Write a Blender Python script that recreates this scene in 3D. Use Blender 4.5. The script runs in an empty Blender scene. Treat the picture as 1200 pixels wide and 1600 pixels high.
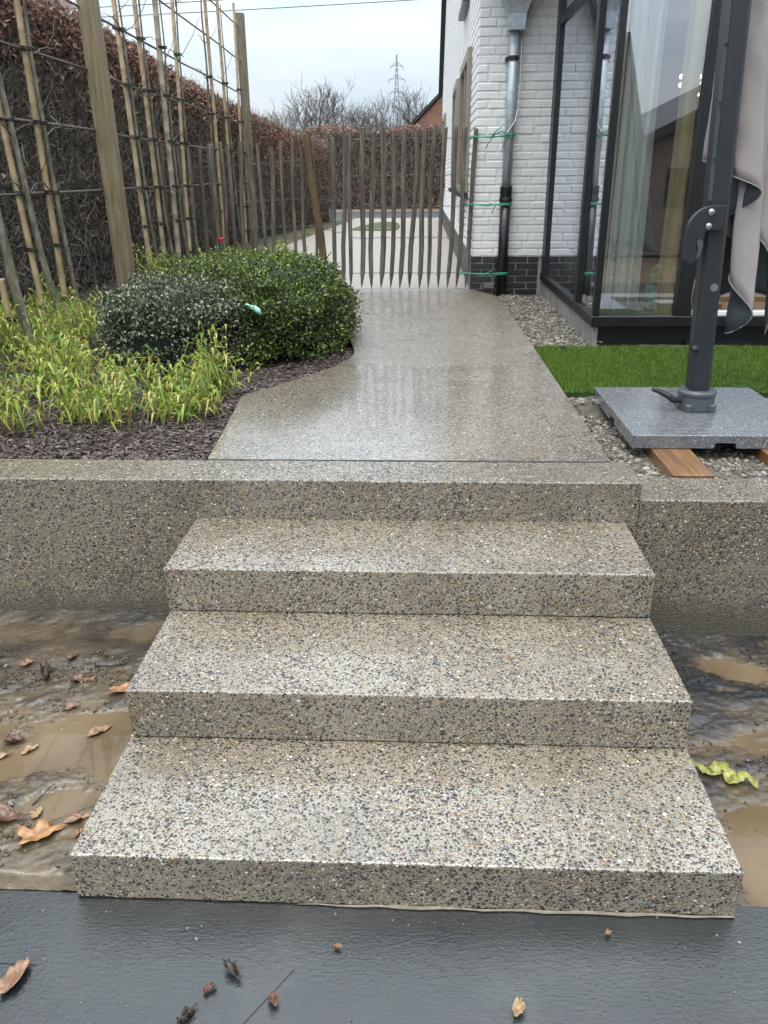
import bpy, bmesh, math, random
import numpy as np
from mathutils import Matrix, Vector, noise

random.seed(7)
rng = np.random.default_rng(7)
SC = bpy.context.scene
COL = SC.collection
R = math.radians

# ------------------------------------------------------------------ camera
cam = bpy.data.cameras.new('camera')
cam_o = bpy.data.objects.new('camera', cam)
COL.objects.link(cam_o)
SC.camera = cam_o
FPX = 1250.09
PITCH, YAW, ROLL = 0.398035, 0.047240, -0.008882
CAM = Vector((0.837327, -1.428733, 1.645288))
_r = Vector((math.cos(YAW), math.sin(YAW), 0)); _fh = Vector((-math.sin(YAW), math.cos(YAW), 0)); _z = Vector((0, 0, 1))
_f = _fh * math.cos(PITCH) - _z * math.sin(PITCH)
_u = _fh * math.sin(PITCH) + _z * math.cos(PITCH)
_r1 = _r * math.cos(ROLL) + _u * math.sin(ROLL)
_u1 = _u * math.cos(ROLL) - _r * math.sin(ROLL)
cam_o.matrix_world = Matrix(((_r1.x, _u1.x, -_f.x, CAM.x), (_r1.y, _u1.y, -_f.y, CAM.y), (_r1.z, _u1.z, -_f.z, CAM.z), (0, 0, 0, 1)))
cam.sensor_fit = 'VERTICAL'; cam.sensor_height = 36; cam.sensor_width = 27
cam.lens = FPX / 1600 * 36
cam.clip_start = 0.05; cam.clip_end = 2000

# ------------------------------------------------------------------ sky and sun (overcast winter day)
SUN_EL, SUN_AZ = R(71), R(205)      # azimuth clockwise from +Y
W = bpy.data.worlds.new('World'); SC.world = W; W.use_nodes = True
nt = W.node_tree; nt.nodes.clear()
out = nt.nodes.new('ShaderNodeOutputWorld')
sky = nt.nodes.new('ShaderNodeTexSky'); sky.sky_type = 'NISHITA'; sky.sun_disc = False
sky.sun_elevation = SUN_EL; sky.sun_rotation = SUN_AZ; sky.dust_density = 3; sky.air_density = 1.2
b1 = nt.nodes.new('ShaderNodeBackground'); b1.inputs[1].default_value = 0.10
nt.links.new(sky.outputs[0], b1.inputs[0])
tc = nt.nodes.new('ShaderNodeTexCoord')
sep = nt.nodes.new('ShaderNodeSeparateXYZ'); nt.links.new(tc.outputs['Generated'], sep.inputs[0])
# overcast luminance, zenith raised past standard for more overhead light: L = Lh * (1 + k sin(elevation))
cl = nt.nodes.new('ShaderNodeMath'); cl.operation = 'MAXIMUM'; cl.inputs[1].default_value = 0.0; nt.links.new(sep.outputs[2], cl.inputs[0])
zen_gain = nt.nodes.new('ShaderNodeMath'); zen_gain.operation = 'MULTIPLY_ADD'; zen_gain.inputs[1].default_value = 3.0; zen_gain.inputs[2].default_value = 1.0
nt.links.new(cl.outputs[0], zen_gain.inputs[0])
mp = nt.nodes.new('ShaderNodeMapping'); mp.inputs['Scale'].default_value = (1, 1, 4.5); nt.links.new(tc.outputs['Generated'], mp.inputs[0])
nz = nt.nodes.new('ShaderNodeTexNoise'); nz.inputs['Scale'].default_value = 2.6; nz.inputs['Detail'].default_value = 5; nz.inputs['Roughness'].default_value = 0.5
nt.links.new(mp.outputs[0], nz.inputs[0])
cr = nt.nodes.new('ShaderNodeValToRGB')
cr.color_ramp.elements[0].position = 0.35; cr.color_ramp.elements[0].color = (0.325, 0.39, 0.455, 1)
cr.color_ramp.elements[1].position = 0.65; cr.color_ramp.elements[1].color = (0.445, 0.47, 0.49, 1)
nt.links.new(nz.outputs[0], cr.inputs[0])
b2 = nt.nodes.new('ShaderNodeBackground'); nt.links.new(cr.outputs[0], b2.inputs[0]); nt.links.new(zen_gain.outputs[0], b2.inputs[1])
mx = nt.nodes.new('ShaderNodeMixShader'); mx.inputs[0].default_value = 0.88
nt.links.new(b1.outputs[0], mx.inputs[1]); nt.links.new(b2.outputs[0], mx.inputs[2]); nt.links.new(mx.outputs[0], out.inputs[0])

sl = bpy.data.lights.new('sun', 'SUN'); sl.energy = 1.5; sl.angle = R(40); sl.color = (1, 0.94, 0.84)
so = bpy.data.objects.new('sun', sl); COL.objects.link(so)
sd = Vector((math.sin(SUN_AZ) * math.cos(SUN_EL), math.cos(SUN_AZ) * math.cos(SUN_EL), math.sin(SUN_EL)))
so.rotation_euler = (-sd).to_track_quat('-Z', 'Y').to_euler(); so.location = sd * 50

SC.view_settings.view_transform = 'Standard'; SC.view_settings.look = 'None'
SC.view_settings.exposure = 0.82; SC.view_settings.gamma = 1.0; SC.view_settings.use_curve_mapping = False
SC.cycles.use_denoising = True; SC.cycles.max_bounces = 5; SC.cycles.diffuse_bounces = 2; SC.cycles.glossy_bounces = 3
SC.cycles.use_adaptive_sampling = True; SC.cycles.adaptive_threshold = 0.03
SC.cycles.transparent_max_bounces = 16; SC.cycles.caustics_reflective = False; SC.cycles.caustics_refractive = False
SC.cycles.sample_clamp_indirect = 6.0

# ------------------------------------------------------------------ material helpers
class NT:
    def __init__(s, name):
        s.m = bpy.data.materials.new(name); s.m.use_nodes = True
        s.t = s.m.node_tree; s.b = s.t.nodes['Principled BSDF']; s.o = s.t.nodes['Material Output']
    def n(s, typ, **kw):
        k = s.t.nodes.new('ShaderNode' + typ)
        for a, v in kw.items():
            if a in k.inputs: s.set(k.inputs[a], v)
            else: setattr(k, a, v)
        return k
    def set(s, inp, v):
        if hasattr(v, 'is_output') : s.t.links.new(v, inp)
        elif isinstance(v, (tuple, list)) and len(v) == 3 and inp.type == 'RGBA': inp.default_value = (*v, 1)
        else: inp.default_value = v
    def p(s, **kw):
        for a, v in kw.items(): s.set(s.b.inputs[a.replace('_', ' ')], v)
        return s
    def math(s, op, a, b=0.0, c=0.0, clamp=False):
        k = s.t.nodes.new('ShaderNodeMath'); k.operation = op; k.use_clamp = clamp
        for i, v in enumerate((a, b, c)): s.set(k.inputs[i], v)
        return k.outputs[0]
    def mix(s, f, a, b, blend='MIX'):
        k = s.t.nodes.new('ShaderNodeMix'); k.data_type = 'RGBA'; k.blend_type = blend
        s.set(k.inputs[0], f); s.set(k.inputs[6], a); s.set(k.inputs[7], b)
        return k.outputs[2]
    def ramp(s, f, stops, interp='LINEAR'):
        k = s.t.nodes.new('ShaderNodeValToRGB'); k.color_ramp.interpolation = interp
        e = k.color_ramp.elements
        e[0].position, e[0].color = stops[0][0], (*stops[0][1], 1)
        e[1].position, e[1].color = stops[-1][0], (*stops[-1][1], 1)
        for p_, c_ in stops[1:-1]:
            x = e.new(p_); x.color = (*c_, 1)
        s.set(k.inputs[0], f); return k.outputs[0]
    def mr(s, v, a, b, c=0.0, d=1.0, smooth=True):
        k = s.t.nodes.new('ShaderNodeMapRange'); k.interpolation_type = 'SMOOTHSTEP' if smooth else 'LINEAR'
        for i, x in enumerate((v, a, b, c, d)): s.set(k.inputs[i], x)
        return k.outputs[0]
    def co(s): return s.n('TexCoord').outputs['Object']
    def noise(s, scale, detail=3, rough=0.5, vec=None, dist=0.0):
        k = s.n('TexNoise', Scale=scale, Detail=detail, Roughness=rough, Distortion=dist)
        s.t.links.new(vec if vec is not None else s.co(), k.inputs['Vector'])
        return k.outputs[0]
    def mapped(s, scale=(1, 1, 1), rot=(0, 0, 0)):
        k = s.n('Mapping'); k.inputs['Scale'].default_value = scale; k.inputs['Rotation'].default_value = rot
        s.t.links.new(s.co(), k.inputs[0]); return k.outputs[0]
    def vor(s, scale, vec=None, feature='F1', rand=1.0):
        k = s.n('TexVoronoi', Scale=scale, feature=feature, Randomness=rand)
        s.t.links.new(vec if vec is not None else s.co(), k.inputs['Vector']); return k
    def bump(s, h, strength=0.5, dist=0.01, normal=None):
        k = s.n('Bump', Strength=strength, Distance=dist, Height=h)
        if normal is not None: s.t.links.new(normal, k.inputs['Normal'])
        return k.outputs[0]
    def island(s): return s.n('NewGeometry').outputs['Random Per Island']

def simple(name, col, rough=0.6, metal=0.0, var=0.12, nscale=8.0, bump=0.15, bdist=0.004, bscale=60, coat=0.0):
    k = NT(name)
    f = k.noise(nscale, 4, 0.6)
    c = k.mix(k.mr(f, 0.3, 0.7), tuple(x * (1 - var) for x in col), tuple(min(1, x * (1 + var)) for x in col))
    k.p(Base_Color=c, Roughness=rough, Metallic=metal)
    if coat: k.p(Coat_Weight=coat, Coat_Roughness=0.15)
    if bump: k.p(Normal=k.bump(k.noise(bscale, 4, 0.6), bump, bdist))
    return k.m

def aggregate(name, scale=92.0, matrix=(0.21, 0.19, 0.155), coat=1.0, coat_r=(0.14, 0.34), relief=0.5, stain=0.25, film=0.35, pool=None, splash=None, ior=1.95):
    """washed exposed-aggregate concrete, rain wet; pool = (y0, y1): a shallow water film lies before y0"""
    k = NT(name)
    v = k.mapped((1.0, 1.0, 1.0), (0.31, 0.22, 0.5))
    cols = [(0.0, (0.014, 0.015, 0.017)), (0.32, (0.045, 0.030, 0.020)), (0.44, (0.085, 0.075, 0.060)), (0.54, (0.19, 0.132, 0.078)),
            (0.74, (0.25, 0.15, 0.07)), (0.79, (0.11, 0.048, 0.035)), (0.82, (0.37, 0.305, 0.215)), (0.972, (0.58, 0.53, 0.44))]
    big = k.noise(2.6, 4, 0.62)
    mcol = k.mix(k.mr(k.noise(260, 2, 0.6), 0.3, 0.7), tuple(x * 0.74 for x in matrix), tuple(x * 1.22 for x in matrix))
    mcol = k.mix(k.math('MULTIPLY', k.mr(big, 0.44, 0.68), stain), mcol, (0.105, 0.080, 0.048))
    dens = k.mr(k.noise(5.5, 3, 0.6), 0.34, 0.66, 0.04, 0.46, False)
    cur = mcol; h = None
    allm = None
    for sc, lo, hi, kp in ((scale * 1.9, 0.41, 0.47, -0.09), (scale, 0.42, 0.47, 0.03), (scale * 0.62, 0.35, 0.39, 0.64)):
        vo = k.vor(sc, v)
        rs = k.n('SeparateColor'); k.t.links.new(vo.outputs['Color'], rs.inputs[0])
        keep = k.math('GREATER_THAN', rs.outputs[1], k.math('ADD', dens, kp))
        msk = k.math('MULTIPLY', k.mr(vo.outputs['Distance'], hi, lo), keep)
        pc = k.ramp(rs.outputs[0], cols, 'CONSTANT')
        cur = k.mix(msk, cur, pc)
        dome = k.math('MULTIPLY', k.math('SQRT', k.math('SUBTRACT', 1.0, k.math('MULTIPLY', vo.outputs['Distance'], 1.6), clamp=True)), msk)
        dome = k.math('MULTIPLY', dome, 105.0 / sc)
        h = dome if h is None else k.math('MAXIMUM', h, dome)
        allm = msk if allm is None else k.math('MAXIMUM', allm, msk)
    if splash:   # mud splashed up from the ground, ragged upper edge
        sz = k.n('SeparateXYZ'); k.t.links.new(k.co(), sz.inputs[0])
        e_ = k.math('ADD', sz.outputs[2], k.math('MULTIPLY', k.math('SUBTRACT', k.noise(7, 5, 0.65), 0.5), 0.22))
        cur = k.mix(k.mr(e_, splash + 0.05, splash - 0.06, 0, 0.8), cur, (0.075, 0.064, 0.046))
    nb = k.bump(h, relief, 0.006)
    geo = k.n('NewGeometry').outputs['Normal']
    def blend(f):
        m_ = k.n('Mix'); m_.data_type = 'VECTOR'; k.set(m_.inputs[0], f); k.t.links.new(geo, m_.inputs[4]); k.t.links.new(nb, m_.inputs[5])
        q = k.n('VectorMath', operation='NORMALIZE'); k.t.links.new(m_.outputs[1], q.inputs[0]); return q.outputs[0]
    cr_ = k.mr(big, 0.3, 0.7, *coat_r)
    fl_ = film
    if pool:
        sy = k.n('SeparateXYZ'); k.t.links.new(k.co(), sy.inputs[0])
        edge = k.math('ADD', sy.outputs[1], k.math('MULTIPLY', k.math('SUBTRACT', k.noise(3.2, 5, 0.6), 0.5), 1.3))
        pm = k.mr(edge, pool[1], pool[0])
        cr_ = k.math('ADD', k.math('MULTIPLY', cr_, k.math('SUBTRACT', 1.0, pm)), k.math('MULTIPLY', pm, 0.10))
        fl_ = k.math('SUBTRACT', film, k.math('MULTIPLY', pm, film * 0.72))
    cw_ = k.math('SUBTRACT', coat, k.math('MULTIPLY', allm, k.math('SUBTRACT', 0.55, k.math('MULTIPLY', pm, 0.5)) if pool else 0.55))
    k.p(Base_Color=cur, Roughness=0.42, Normal=nb, Coat_Weight=cw_, Coat_IOR=ior, Coat_Roughness=cr_, Coat_Normal=blend(fl_))
    return k.m

def foliage(name, cols, rough=0.45, spec=0.5, trans=0.0):
    k = NT(name)
    n_ = len(cols)
    c = k.ramp(k.island(), [((i + 0.0) / max(1, n_ - 1), cols[i]) for i in range(n_)])
    k.p(Base_Color=c, Roughness=rough)
    k.b.inputs['Specular IOR Level'].default_value = spec
    if trans:
        tr = k.n('BsdfTranslucent'); k.t.links.new(c, tr.inputs[0])
        ms = k.n('MixShader'); ms.inputs[0].default_value = trans
        k.t.links.new(k.b.outputs[0], ms.inputs[1]); k.t.links.new(tr.outputs[0], ms.inputs[2]); k.t.links.new(ms.outputs[0], k.o.inputs[0])
    return k.m

def glass(name, tint=(0.955, 0.98, 0.965)):
    k = NT(name)
    fr = k.n('Fresnel', IOR=1.52)
    ge = k.n('NewGeometry')
    f = k.math('MULTIPLY', k.math('ADD', k.math('MULTIPLY', fr.outputs[0], 1.5), 0.30), k.math('SUBTRACT', 1.0, ge.outputs['Backfacing']), clamp=True)
    tr = k.n('BsdfTransparent', Color=tint); gl = k.n('BsdfGlossy', Roughness=0.0, Color=(0.88, 0.92, 1.0))
    ms = k.n('MixShader'); k.t.links.new(f, ms.inputs[0]); k.t.links.new(tr.outputs[0], ms.inputs[1]); k.t.links.new(gl.outputs[0], ms.inputs[2])
    k.t.links.new(ms.outputs[0], k.o.inputs[0])
    return k.m

def wood(name, c1, c2, rough=0.65, axis=2, scale=18, coat=0.0, relief=0.35):
    k = NT(name)
    s = [scale] * 3; s[axis] = scale * 0.06
    g = k.noise(1.0, 6, 0.65, k.mapped(tuple(s)), 0.6)
    f2 = k.noise(5, 3)
    c = k.ramp(g, [(0.28, tuple(x * 0.55 for x in c1)), (0.45, c1), (0.6, c2), (0.78, tuple(min(1, x * 1.15) for x in c2))])
    c = k.mix(k.mr(f2, 0.35, 0.75, 0, 0.35), c, tuple(x * 0.6 for x in c1))
    k.p(Base_Color=c, Roughness=rough, Normal=k.bump(g, relief, 0.008))
    if coat: k.p(Coat_Weight=coat, Coat_Roughness=0.2)
    return k.m

def brickmat(name, c1, c2, mortar, yz=False, bw=0.21, bh=0.065):
    k = NT(name)
    sep_ = k.n('SeparateXYZ'); k.t.links.new(k.co(), sep_.inputs[0])
    cb = k.n('CombineXYZ'); k.t.links.new(sep_.outputs[1 if yz else 0], cb.inputs[0]); k.t.links.new(sep_.outputs[2], cb.inputs[1])
    br = k.n('TexBrick', Scale=1.0); br.inputs['Brick Width'].default_value = bw; br.inputs['Row Height'].default_value = bh; br.inputs['Mortar Size'].default_value = 0.006
    k.t.links.new(cb.outputs[0], br.inputs['Vector'])
    k.set(br.inputs['Color1'], c1); k.set(br.inputs['Color2'], c2); k.set(br.inputs['Mortar'], mortar)
    k.p(Base_Color=br.outputs[0], Roughness=0.85, Normal=k.bump(k.math('SUBTRACT', 1.0, br.outputs['Fac']), 0.5, 0.006))
    return k.m

M = {}
M['steps'] = aggregate('washed_concrete', 102, matrix=(0.252, 0.220, 0.167), coat_r=(0.07, 0.18), relief=0.8, film=0.30, stain=0.55)
M['wall_concrete'] = aggregate('washed_concrete_wall', 102, matrix=(0.205, 0.177, 0.132), coat_r=(0.12, 0.28), relief=0.8, film=0.35, stain=0.6, splash=0.13)
M['path'] = aggregate('washed_concrete_path', 92, matrix=(0.232, 0.198, 0.150), coat_r=(0.18, 0.32), relief=0.6, film=0.4, stain=0.6, pool=(3.1, 3.5), ior=2.5)

# ------------------------------------------------------------------ mesh helpers
class MB:
    def __init__(s): s.v = []; s.f = []
    def quad(s, *pts):
        i = len(s.v); s.v += [tuple(p) for p in pts]; s.f.append(tuple(range(i, i + len(pts)))); return s
    def box(s, x0, x1, y0, y1, z0, z1):
        i = len(s.v)
        s.v += [(x0, y0, z0), (x1, y0, z0), (x1, y1, z0), (x0, y1, z0), (x0, y0, z1), (x1, y0, z1), (x1, y1, z1), (x0, y1, z1)]
        s.f += [(i, i + 3, i + 2, i + 1), (i + 4, i + 5, i + 6, i + 7), (i, i + 1, i + 5, i + 4), (i + 1, i + 2, i + 6, i + 5), (i + 2, i + 3, i + 7, i + 6), (i + 3, i, i + 4, i + 7)]
        return s
    def tube(s, pts, rad, n=8, caps=True, squash=None):
        pts = [Vector(p) for p in pts]
        if not hasattr(rad, '__len__'): rad = [rad] * len(pts)
        base = len(s.v); ref = None
        for k, p in enumerate(pts):
            a = pts[max(0, k - 1)]; b = pts[min(len(pts) - 1, k + 1)]
            d = (b - a).normalized()
            if ref is None:
                ref = Vector((1, 0, 0)) if abs(d.x) < 0.8 else Vector((0, 1, 0))
            x = (ref - d * ref.dot(d)).normalized(); y = d.cross(x); ref = x
            for j in range(n):
                t = 2 * math.pi * j / n
                s.v.append(tuple(p + (x * math.cos(t) + y * math.sin(t)) * rad[k]))
        for k in range(len(pts) - 1):
            for j in range(n):
                a = base + k * n + j; b = base + k * n + (j + 1) % n
                s.f.append((a, b, b + n, a + n))
        if caps:
            s.f.append(tuple(base + j for j in reversed(range(n))))
            e = base + (len(pts) - 1) * n
            s.f.append(tuple(e + j for j in range(n)))
        return s
    def prism(s, poly, axis_pts):
        """poly: 2-D list; axis_pts: function (u, v, t) -> 3-D, t in 0..1"""
        n = len(poly); i = len(s.v)
        s.v += [tuple(axis_pts(u, v, 0)) for u, v in poly] + [tuple(axis_pts(u, v, 1)) for u, v in poly]
        s.f.append(tuple(range(i + n - 1, i - 1, -1))); s.f.append(tuple(range(i + n, i + 2 * n)))
        for j in range(n):
            k = (j + 1) % n; s.f.append((i + j, i + k, i + n + k, i + n + j))
        return s
    def build(s, name, mat, parent=None, bevel=0.0, seg=2, smooth=False, angle=None):
        me = bpy.data.meshes.new(name); me.from_pydata(s.v, [], s.f); me.update()
        if bevel or True:
            bm = bmesh.new(); bm.from_mesh(me)
            if bevel:
                bmesh.ops.remove_doubles(bm, verts=bm.verts, dist=1e-6)
                ed = [e for e in bm.edges if len(e.link_faces) == 2 and e.calc_face_angle(0) > 0.5]
                bmesh.ops.bevel(bm, geom=ed, offset=bevel, segments=seg, profile=0.6, affect='EDGES')
            bmesh.ops.recalc_face_normals(bm, faces=bm.faces)
            bm.to_mesh(me); bm.free()
        return link(name, me, mat, parent, smooth)

def link(name, me, mat, parent=None, smooth=False):
    if mat is not None:
        for x in (mat if isinstance(mat, (list, tuple)) else [mat]): me.materials.append(x)
    if smooth: me.polygons.foreach_set('use_smooth', [True] * len(me.polygons))
    o = bpy.data.objects.new(name, me); COL.objects.link(o)
    if parent is not None: o.parent = parent
    return o

def raw(name, V, F, mat, parent=None, smooth=False):
    me = bpy.data.meshes.new(name)
    me.from_pydata(np.asarray(V).reshape(-1, 3).tolist(), [], F); me.update()
    return link(name, me, mat, parent, smooth)

def tag(o, label, cat, group=None):
    o['label'] = label; o['category'] = cat
    if group: o['group'] = group
    return o
def struct(o): o['kind'] = 'structure'; return o
def stuff(o, label=None, cat=None):
    o['kind'] = 'stuff'
    if label: o['label'] = label
    if cat: o['category'] = cat
    return o
def thing(name, label, cat, loc=(0, 0, 0), group=None):
    o = bpy.data.objects.new(name, None); COL.objects.link(o); o.location = loc; o.empty_display_size = 0.1
    return tag(o, label, cat, group)
def part(o, parent):
    """world-coordinate mesh put under a thing whose Empty sits elsewhere"""
    o.parent = parent; o.matrix_parent_inverse = Matrix.Translation(parent.location).inverted(); return o

def fbm(x, y, z=0.0, oct=4):
    return noise.fractal((x, y, z), 1.0, 2.0, oct)

def leaf_faces(n):
    i = np.arange(n)[:, None] * 4
    return np.concatenate([i + [0, 1, 2], i + [0, 2, 3]], 1).reshape(-1, 3).tolist()

def unit(a): return a / (np.linalg.norm(a, axis=-1, keepdims=True) + 1e-9)

def leaves(P, D, N, L, Wd, fold=0.15):
    """P base points, D direction, N approximate normal, L length, Wd width -> verts (n,4,3)"""
    D = unit(D); S = unit(np.cross(D, N)); N2 = np.cross(S, D)
    L = np.broadcast_to(np.asarray(L, float), (len(P),))[:, None]; Wd = np.broadcast_to(np.asarray(Wd, float), (len(P),))[:, None]
    mid = P + D * L * 0.45 + N2 * Wd * fold
    return np.stack([P, mid + S * Wd * 0.5, P + D * L, mid - S * Wd * 0.5], 1)

def twig_mesh(A, B, C, r0, r1):
    """three-point twigs, triangular section"""
    n = len(A)
    d = unit(C - A); ref = np.where(np.abs(d[:, :1]) < 0.8, np.array([[1., 0, 0]]), np.array([[0, 1., 0]]))
    x = unit(np.cross(d, ref)); y = np.cross(d, x)
    r0 = np.broadcast_to(np.asarray(r0, float), (n,))[:, None]; r1 = np.broadcast_to(np.asarray(r1, float), (n,))[:, None]
    rings = []
    for P, r in ((A, r0), (B, (r0 + r1) / 2), (C, r1)):
        for t in (0, 2.0944, 4.18879): rings.append(P + (x * math.cos(t) + y * math.sin(t)) * r)
    V = np.stack(rings, 1)
    i = np.arange(n)[:, None] * 9
    F = []
    for a in (0, 3):
        for j in range(3):
            k = (j + 1) % 3
            F.append(i + [a + j, a + k, a + 3 + k, a + 3 + j])
    F = np.concatenate(F, 0).tolist()
    return V, F

# ------------------------------------------------------------------ more materials
M['mud'] = None
def mk_mud(name, dark, light, rough=(0.12, 0.45), level=0.03, silt=(0.13, 0.095, 0.055)):
    k = NT(name)
    f = k.noise(3.5, 6, 0.62, None, 0.5); g = k.noise(26, 5, 0.6)
    c = k.ramp(f, [(0.36, tuple(x * 0.7 for x in dark)), (0.44, dark), (0.53, tuple((a + b) / 2 for a, b in zip(dark, light))), (0.68, light)])
    c = k.mix(k.mr(g, 0.5, 0.72, 0, 0.5), c, tuple(x * 0.45 for x in dark))
    sp = k.n('SeparateXYZ'); k.t.links.new(k.co(), sp.inputs[0])
    c = k.mix(k.mr(k.math('ADD', sp.outputs[2], k.math('MULTIPLY', k.math('SUBTRACT', k.noise(40, 4, 0.6), 0.5), 0.012)), level + 0.013, level + 0.001, 0, 0.9), c, silt)
    h = k.math('ADD', k.math('MULTIPLY', k.noise(55, 6, 0.65), 0.6), k.math('MULTIPLY', k.noise(14, 4, 0.6, k.mapped((0.5, 1.6, 1), (0, 0, 0.5)), 1.0), 1.0))
    k.p(Base_Color=c, Roughness=k.mr(k.noise(9, 4), 0.35, 0.65, *rough), Normal=k.bump(h, 0.45, 0.010))
    k.b.inputs['Specular IOR Level'].default_value = 0.7
    return k.m
M['mud'] = mk_mud('wet_brown_mud', (0.030, 0.025, 0.018), (0.095, 0.068, 0.040), (0.10, 0.36))
M['mud_dark'] = mk_mud('wet_dark_mud', (0.013, 0.013, 0.014), (0.050, 0.042, 0.032), (0.08, 0.34), -0.034, (0.105, 0.075, 0.043))
def mk_water():
    k = NT('muddy_water')
    c = k.mix(k.mr(k.noise(4, 3), 0.35, 0.65), (0.115, 0.082, 0.046), (0.165, 0.12, 0.070))
    k.p(Base_Color=c, Roughness=0.04, IOR=1.33, Normal=k.bump(k.noise(18, 2), 0.02, 0.01)); return k.m
M['water'] = mk_water()
def mk_slab():
    k = NT('wet_dark_slab')
    st = k.noise(1.0, 5, 0.7, k.mapped((30, 150, 10), (0, 0, -0.75)), 0.5)
    g = k.noise(150, 3, 0.6); big = k.noise(2.6, 5, 0.62)
    c = k.ramp(k.math('ADD', k.math('MULTIPLY', big, 0.7), k.math('MULTIPLY', st, 0.3)), [(0.36, (0.008, 0.010, 0.010)), (0.52, (0.015, 0.018, 0.018)), (0.68, (0.034, 0.036, 0.034))])
    drops = k.mr(k.vor(70).outputs['Distance'], 0.45, 0.15)
    h = k.math('ADD', k.math('ADD', k.math('MULTIPLY', g, 0.5), k.math('MULTIPLY', st, 1.1)), k.math('MULTIPLY', drops, 0.35))
    wetm = k.mr(k.noise(6, 5, 0.65, None, 0.4), 0.40, 0.62)
    k.p(Base_Color=c, Roughness=k.math('ADD', 0.07, k.math('MULTIPLY', wetm, 0.16)), Normal=k.bump(h, 0.24, 0.005))
    k.b.inputs['Specular IOR Level'].default_value = 1.0
    return k.m
M['slab'] = mk_slab()
M['soil'] = simple('dark_soil', (0.045, 0.032, 0.026), 0.9, var=0.4, nscale=20, bump=0.6, bdist=0.02, bscale=40)
M['field'] = simple('field_grass', (0.06, 0.085, 0.03), 0.9, var=0.4, nscale=0.6, bump=0.3, bscale=8)
M['verge'] = simple('mossy_verge', (0.085, 0.085, 0.045), 0.95, var=0.5, nscale=2.0, bump=0.5, bscale=30, bdist=0.02)
M['dirt'] = simple('leafy_dirt', (0.13, 0.10, 0.075), 0.95, var=0.35, nscale=3, bump=0.5, bscale=30)
M['drive'] = simple('pale_drive', (0.34, 0.31, 0.265), 0.42, var=0.22, nscale=60, bump=0.35, bdist=0.006, bscale=130)
M['asphalt'] = simple('wet_asphalt', (0.075, 0.08, 0.088), 0.35, var=0.15, nscale=2, bump=0.2, bscale=120)
M['gravelbase'] = simple('crushed_stone_bed', (0.10, 0.088, 0.07), 0.85, var=0.35, nscale=25, bump=0.8, bdist=0.015, bscale=70)
def mk_white():
    k = NT('white_painted_brick')
    f = k.noise(6, 5, 0.6); g = k.noise(90, 5, 0.65)
    oi = k.n('ObjectInfo').outputs['Random']
    c = k.mix(k.mr(f, 0.4, 0.75, 0, 0.6), (0.86, 0.862, 0.855), (0.75, 0.755, 0.75))
    c = k.mix(k.math('MULTIPLY', oi, 0.18), c, (0.76, 0.77, 0.76))
    k.p(Base_Color=c, Roughness=0.62, Normal=k.bump(k.math('ADD', g, k.math('MULTIPLY', k.noise(22, 3), 1.2)), 0.45, 0.006)); return k.m
M['white'] = mk_white()
M['white_side'] = simple('white_painted_side_brick', (0.83, 0.835, 0.83), 0.62, var=0.06, nscale=7, bump=0.12, bdist=0.004, bscale=60)
M['white_joint'] = simple('white_painted_joint', (0.72, 0.73, 0.725), 0.75, var=0.08, nscale=30)
def mk_plinth():
    k = NT('dark_plinth_brick')
    c = k.mix(k.n('ObjectInfo').outputs['Random'], (0.016, 0.016, 0.017), (0.035, 0.034, 0.034))
    c = k.mix(k.mr(k.noise(40, 4), 0.55, 0.8, 0, 0.5), c, (0.07, 0.068, 0.065))
    k.p(Base_Color=c, Roughness=0.38, Normal=k.bump(k.noise(120, 4), 0.35, 0.004)); return k.m
M['plinth'] = mk_plinth()
M['plinth_joint'] = simple('grey_mortar', (0.30, 0.285, 0.25), 0.9, var=0.2, nscale=40)
M['zinc'] = simple('galvanised_zinc', (0.42, 0.47, 0.51), 0.42, 0.35, var=0.14, nscale=22, bump=0.05)
M['blackpipe'] = simple('black_drainpipe', (0.012, 0.012, 0.016), 0.33, var=0.2)
M['anthracite'] = simple('anthracite_aluminium', (0.0055, 0.0065, 0.008), 0.42, var=0.12, bump=0.03)
M['taupe'] = simple('taupe_window_frame', (0.27, 0.24, 0.19), 0.5, var=0.08, bump=0.05)
M['rooftile'] = simple('dark_roof_tile', (0.030, 0.028, 0.028), 0.6, var=0.3, nscale=5, bump=0.4, bscale=20)
M['redtile'] = simple('red_roof_tile', (0.20, 0.10, 0.085), 0.7, var=0.3, nscale=5, bump=0.4, bscale=20)
M['redbrick'] = brickmat('red_brick', (0.30, 0.13, 0.085), (0.22, 0.085, 0.06), (0.30, 0.24, 0.20))
M['brownbrick'] = brickmat('brown_brick', (0.20, 0.125, 0.09), (0.13, 0.09, 0.07), (0.24, 0.21, 0.18), yz=False)
M['graybrick'] = brickmat('grey_brown_brick', (0.26, 0.20, 0.17), (0.20, 0.155, 0.135), (0.28, 0.25, 0.23))
M['glass'] = glass('clear_glazing')
M['darkglass'] = simple('dark_window_glass', (0.02, 0.023, 0.026), 0.06, var=0.05, bump=0)
M['plaster'] = simple('interior_plaster', (0.30, 0.29, 0.275), 0.8, var=0.04)
M['intfloor'] = simple('interior_floor', (0.26, 0.25, 0.235), 0.3, var=0.12, nscale=3)
M['oak'] = wood('oak_reveal', (0.42, 0.33, 0.17), (0.52, 0.42, 0.24), 0.5, 2, 14)
M['concrete'] = simple('smooth_concrete', (0.25, 0.24, 0.22), 0.8, var=0.2, nscale=7)
M['post'] = wood('weathered_pine', (0.20, 0.155, 0.085), (0.27, 0.215, 0.13), 0.75, 2, 34, 0.1, 0.6)
M['postgrey'] = wood('greyed_pine', (0.16, 0.135, 0.095), (0.22, 0.19, 0.14), 0.8, 2, 30, 0.1, 0.5)
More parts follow.
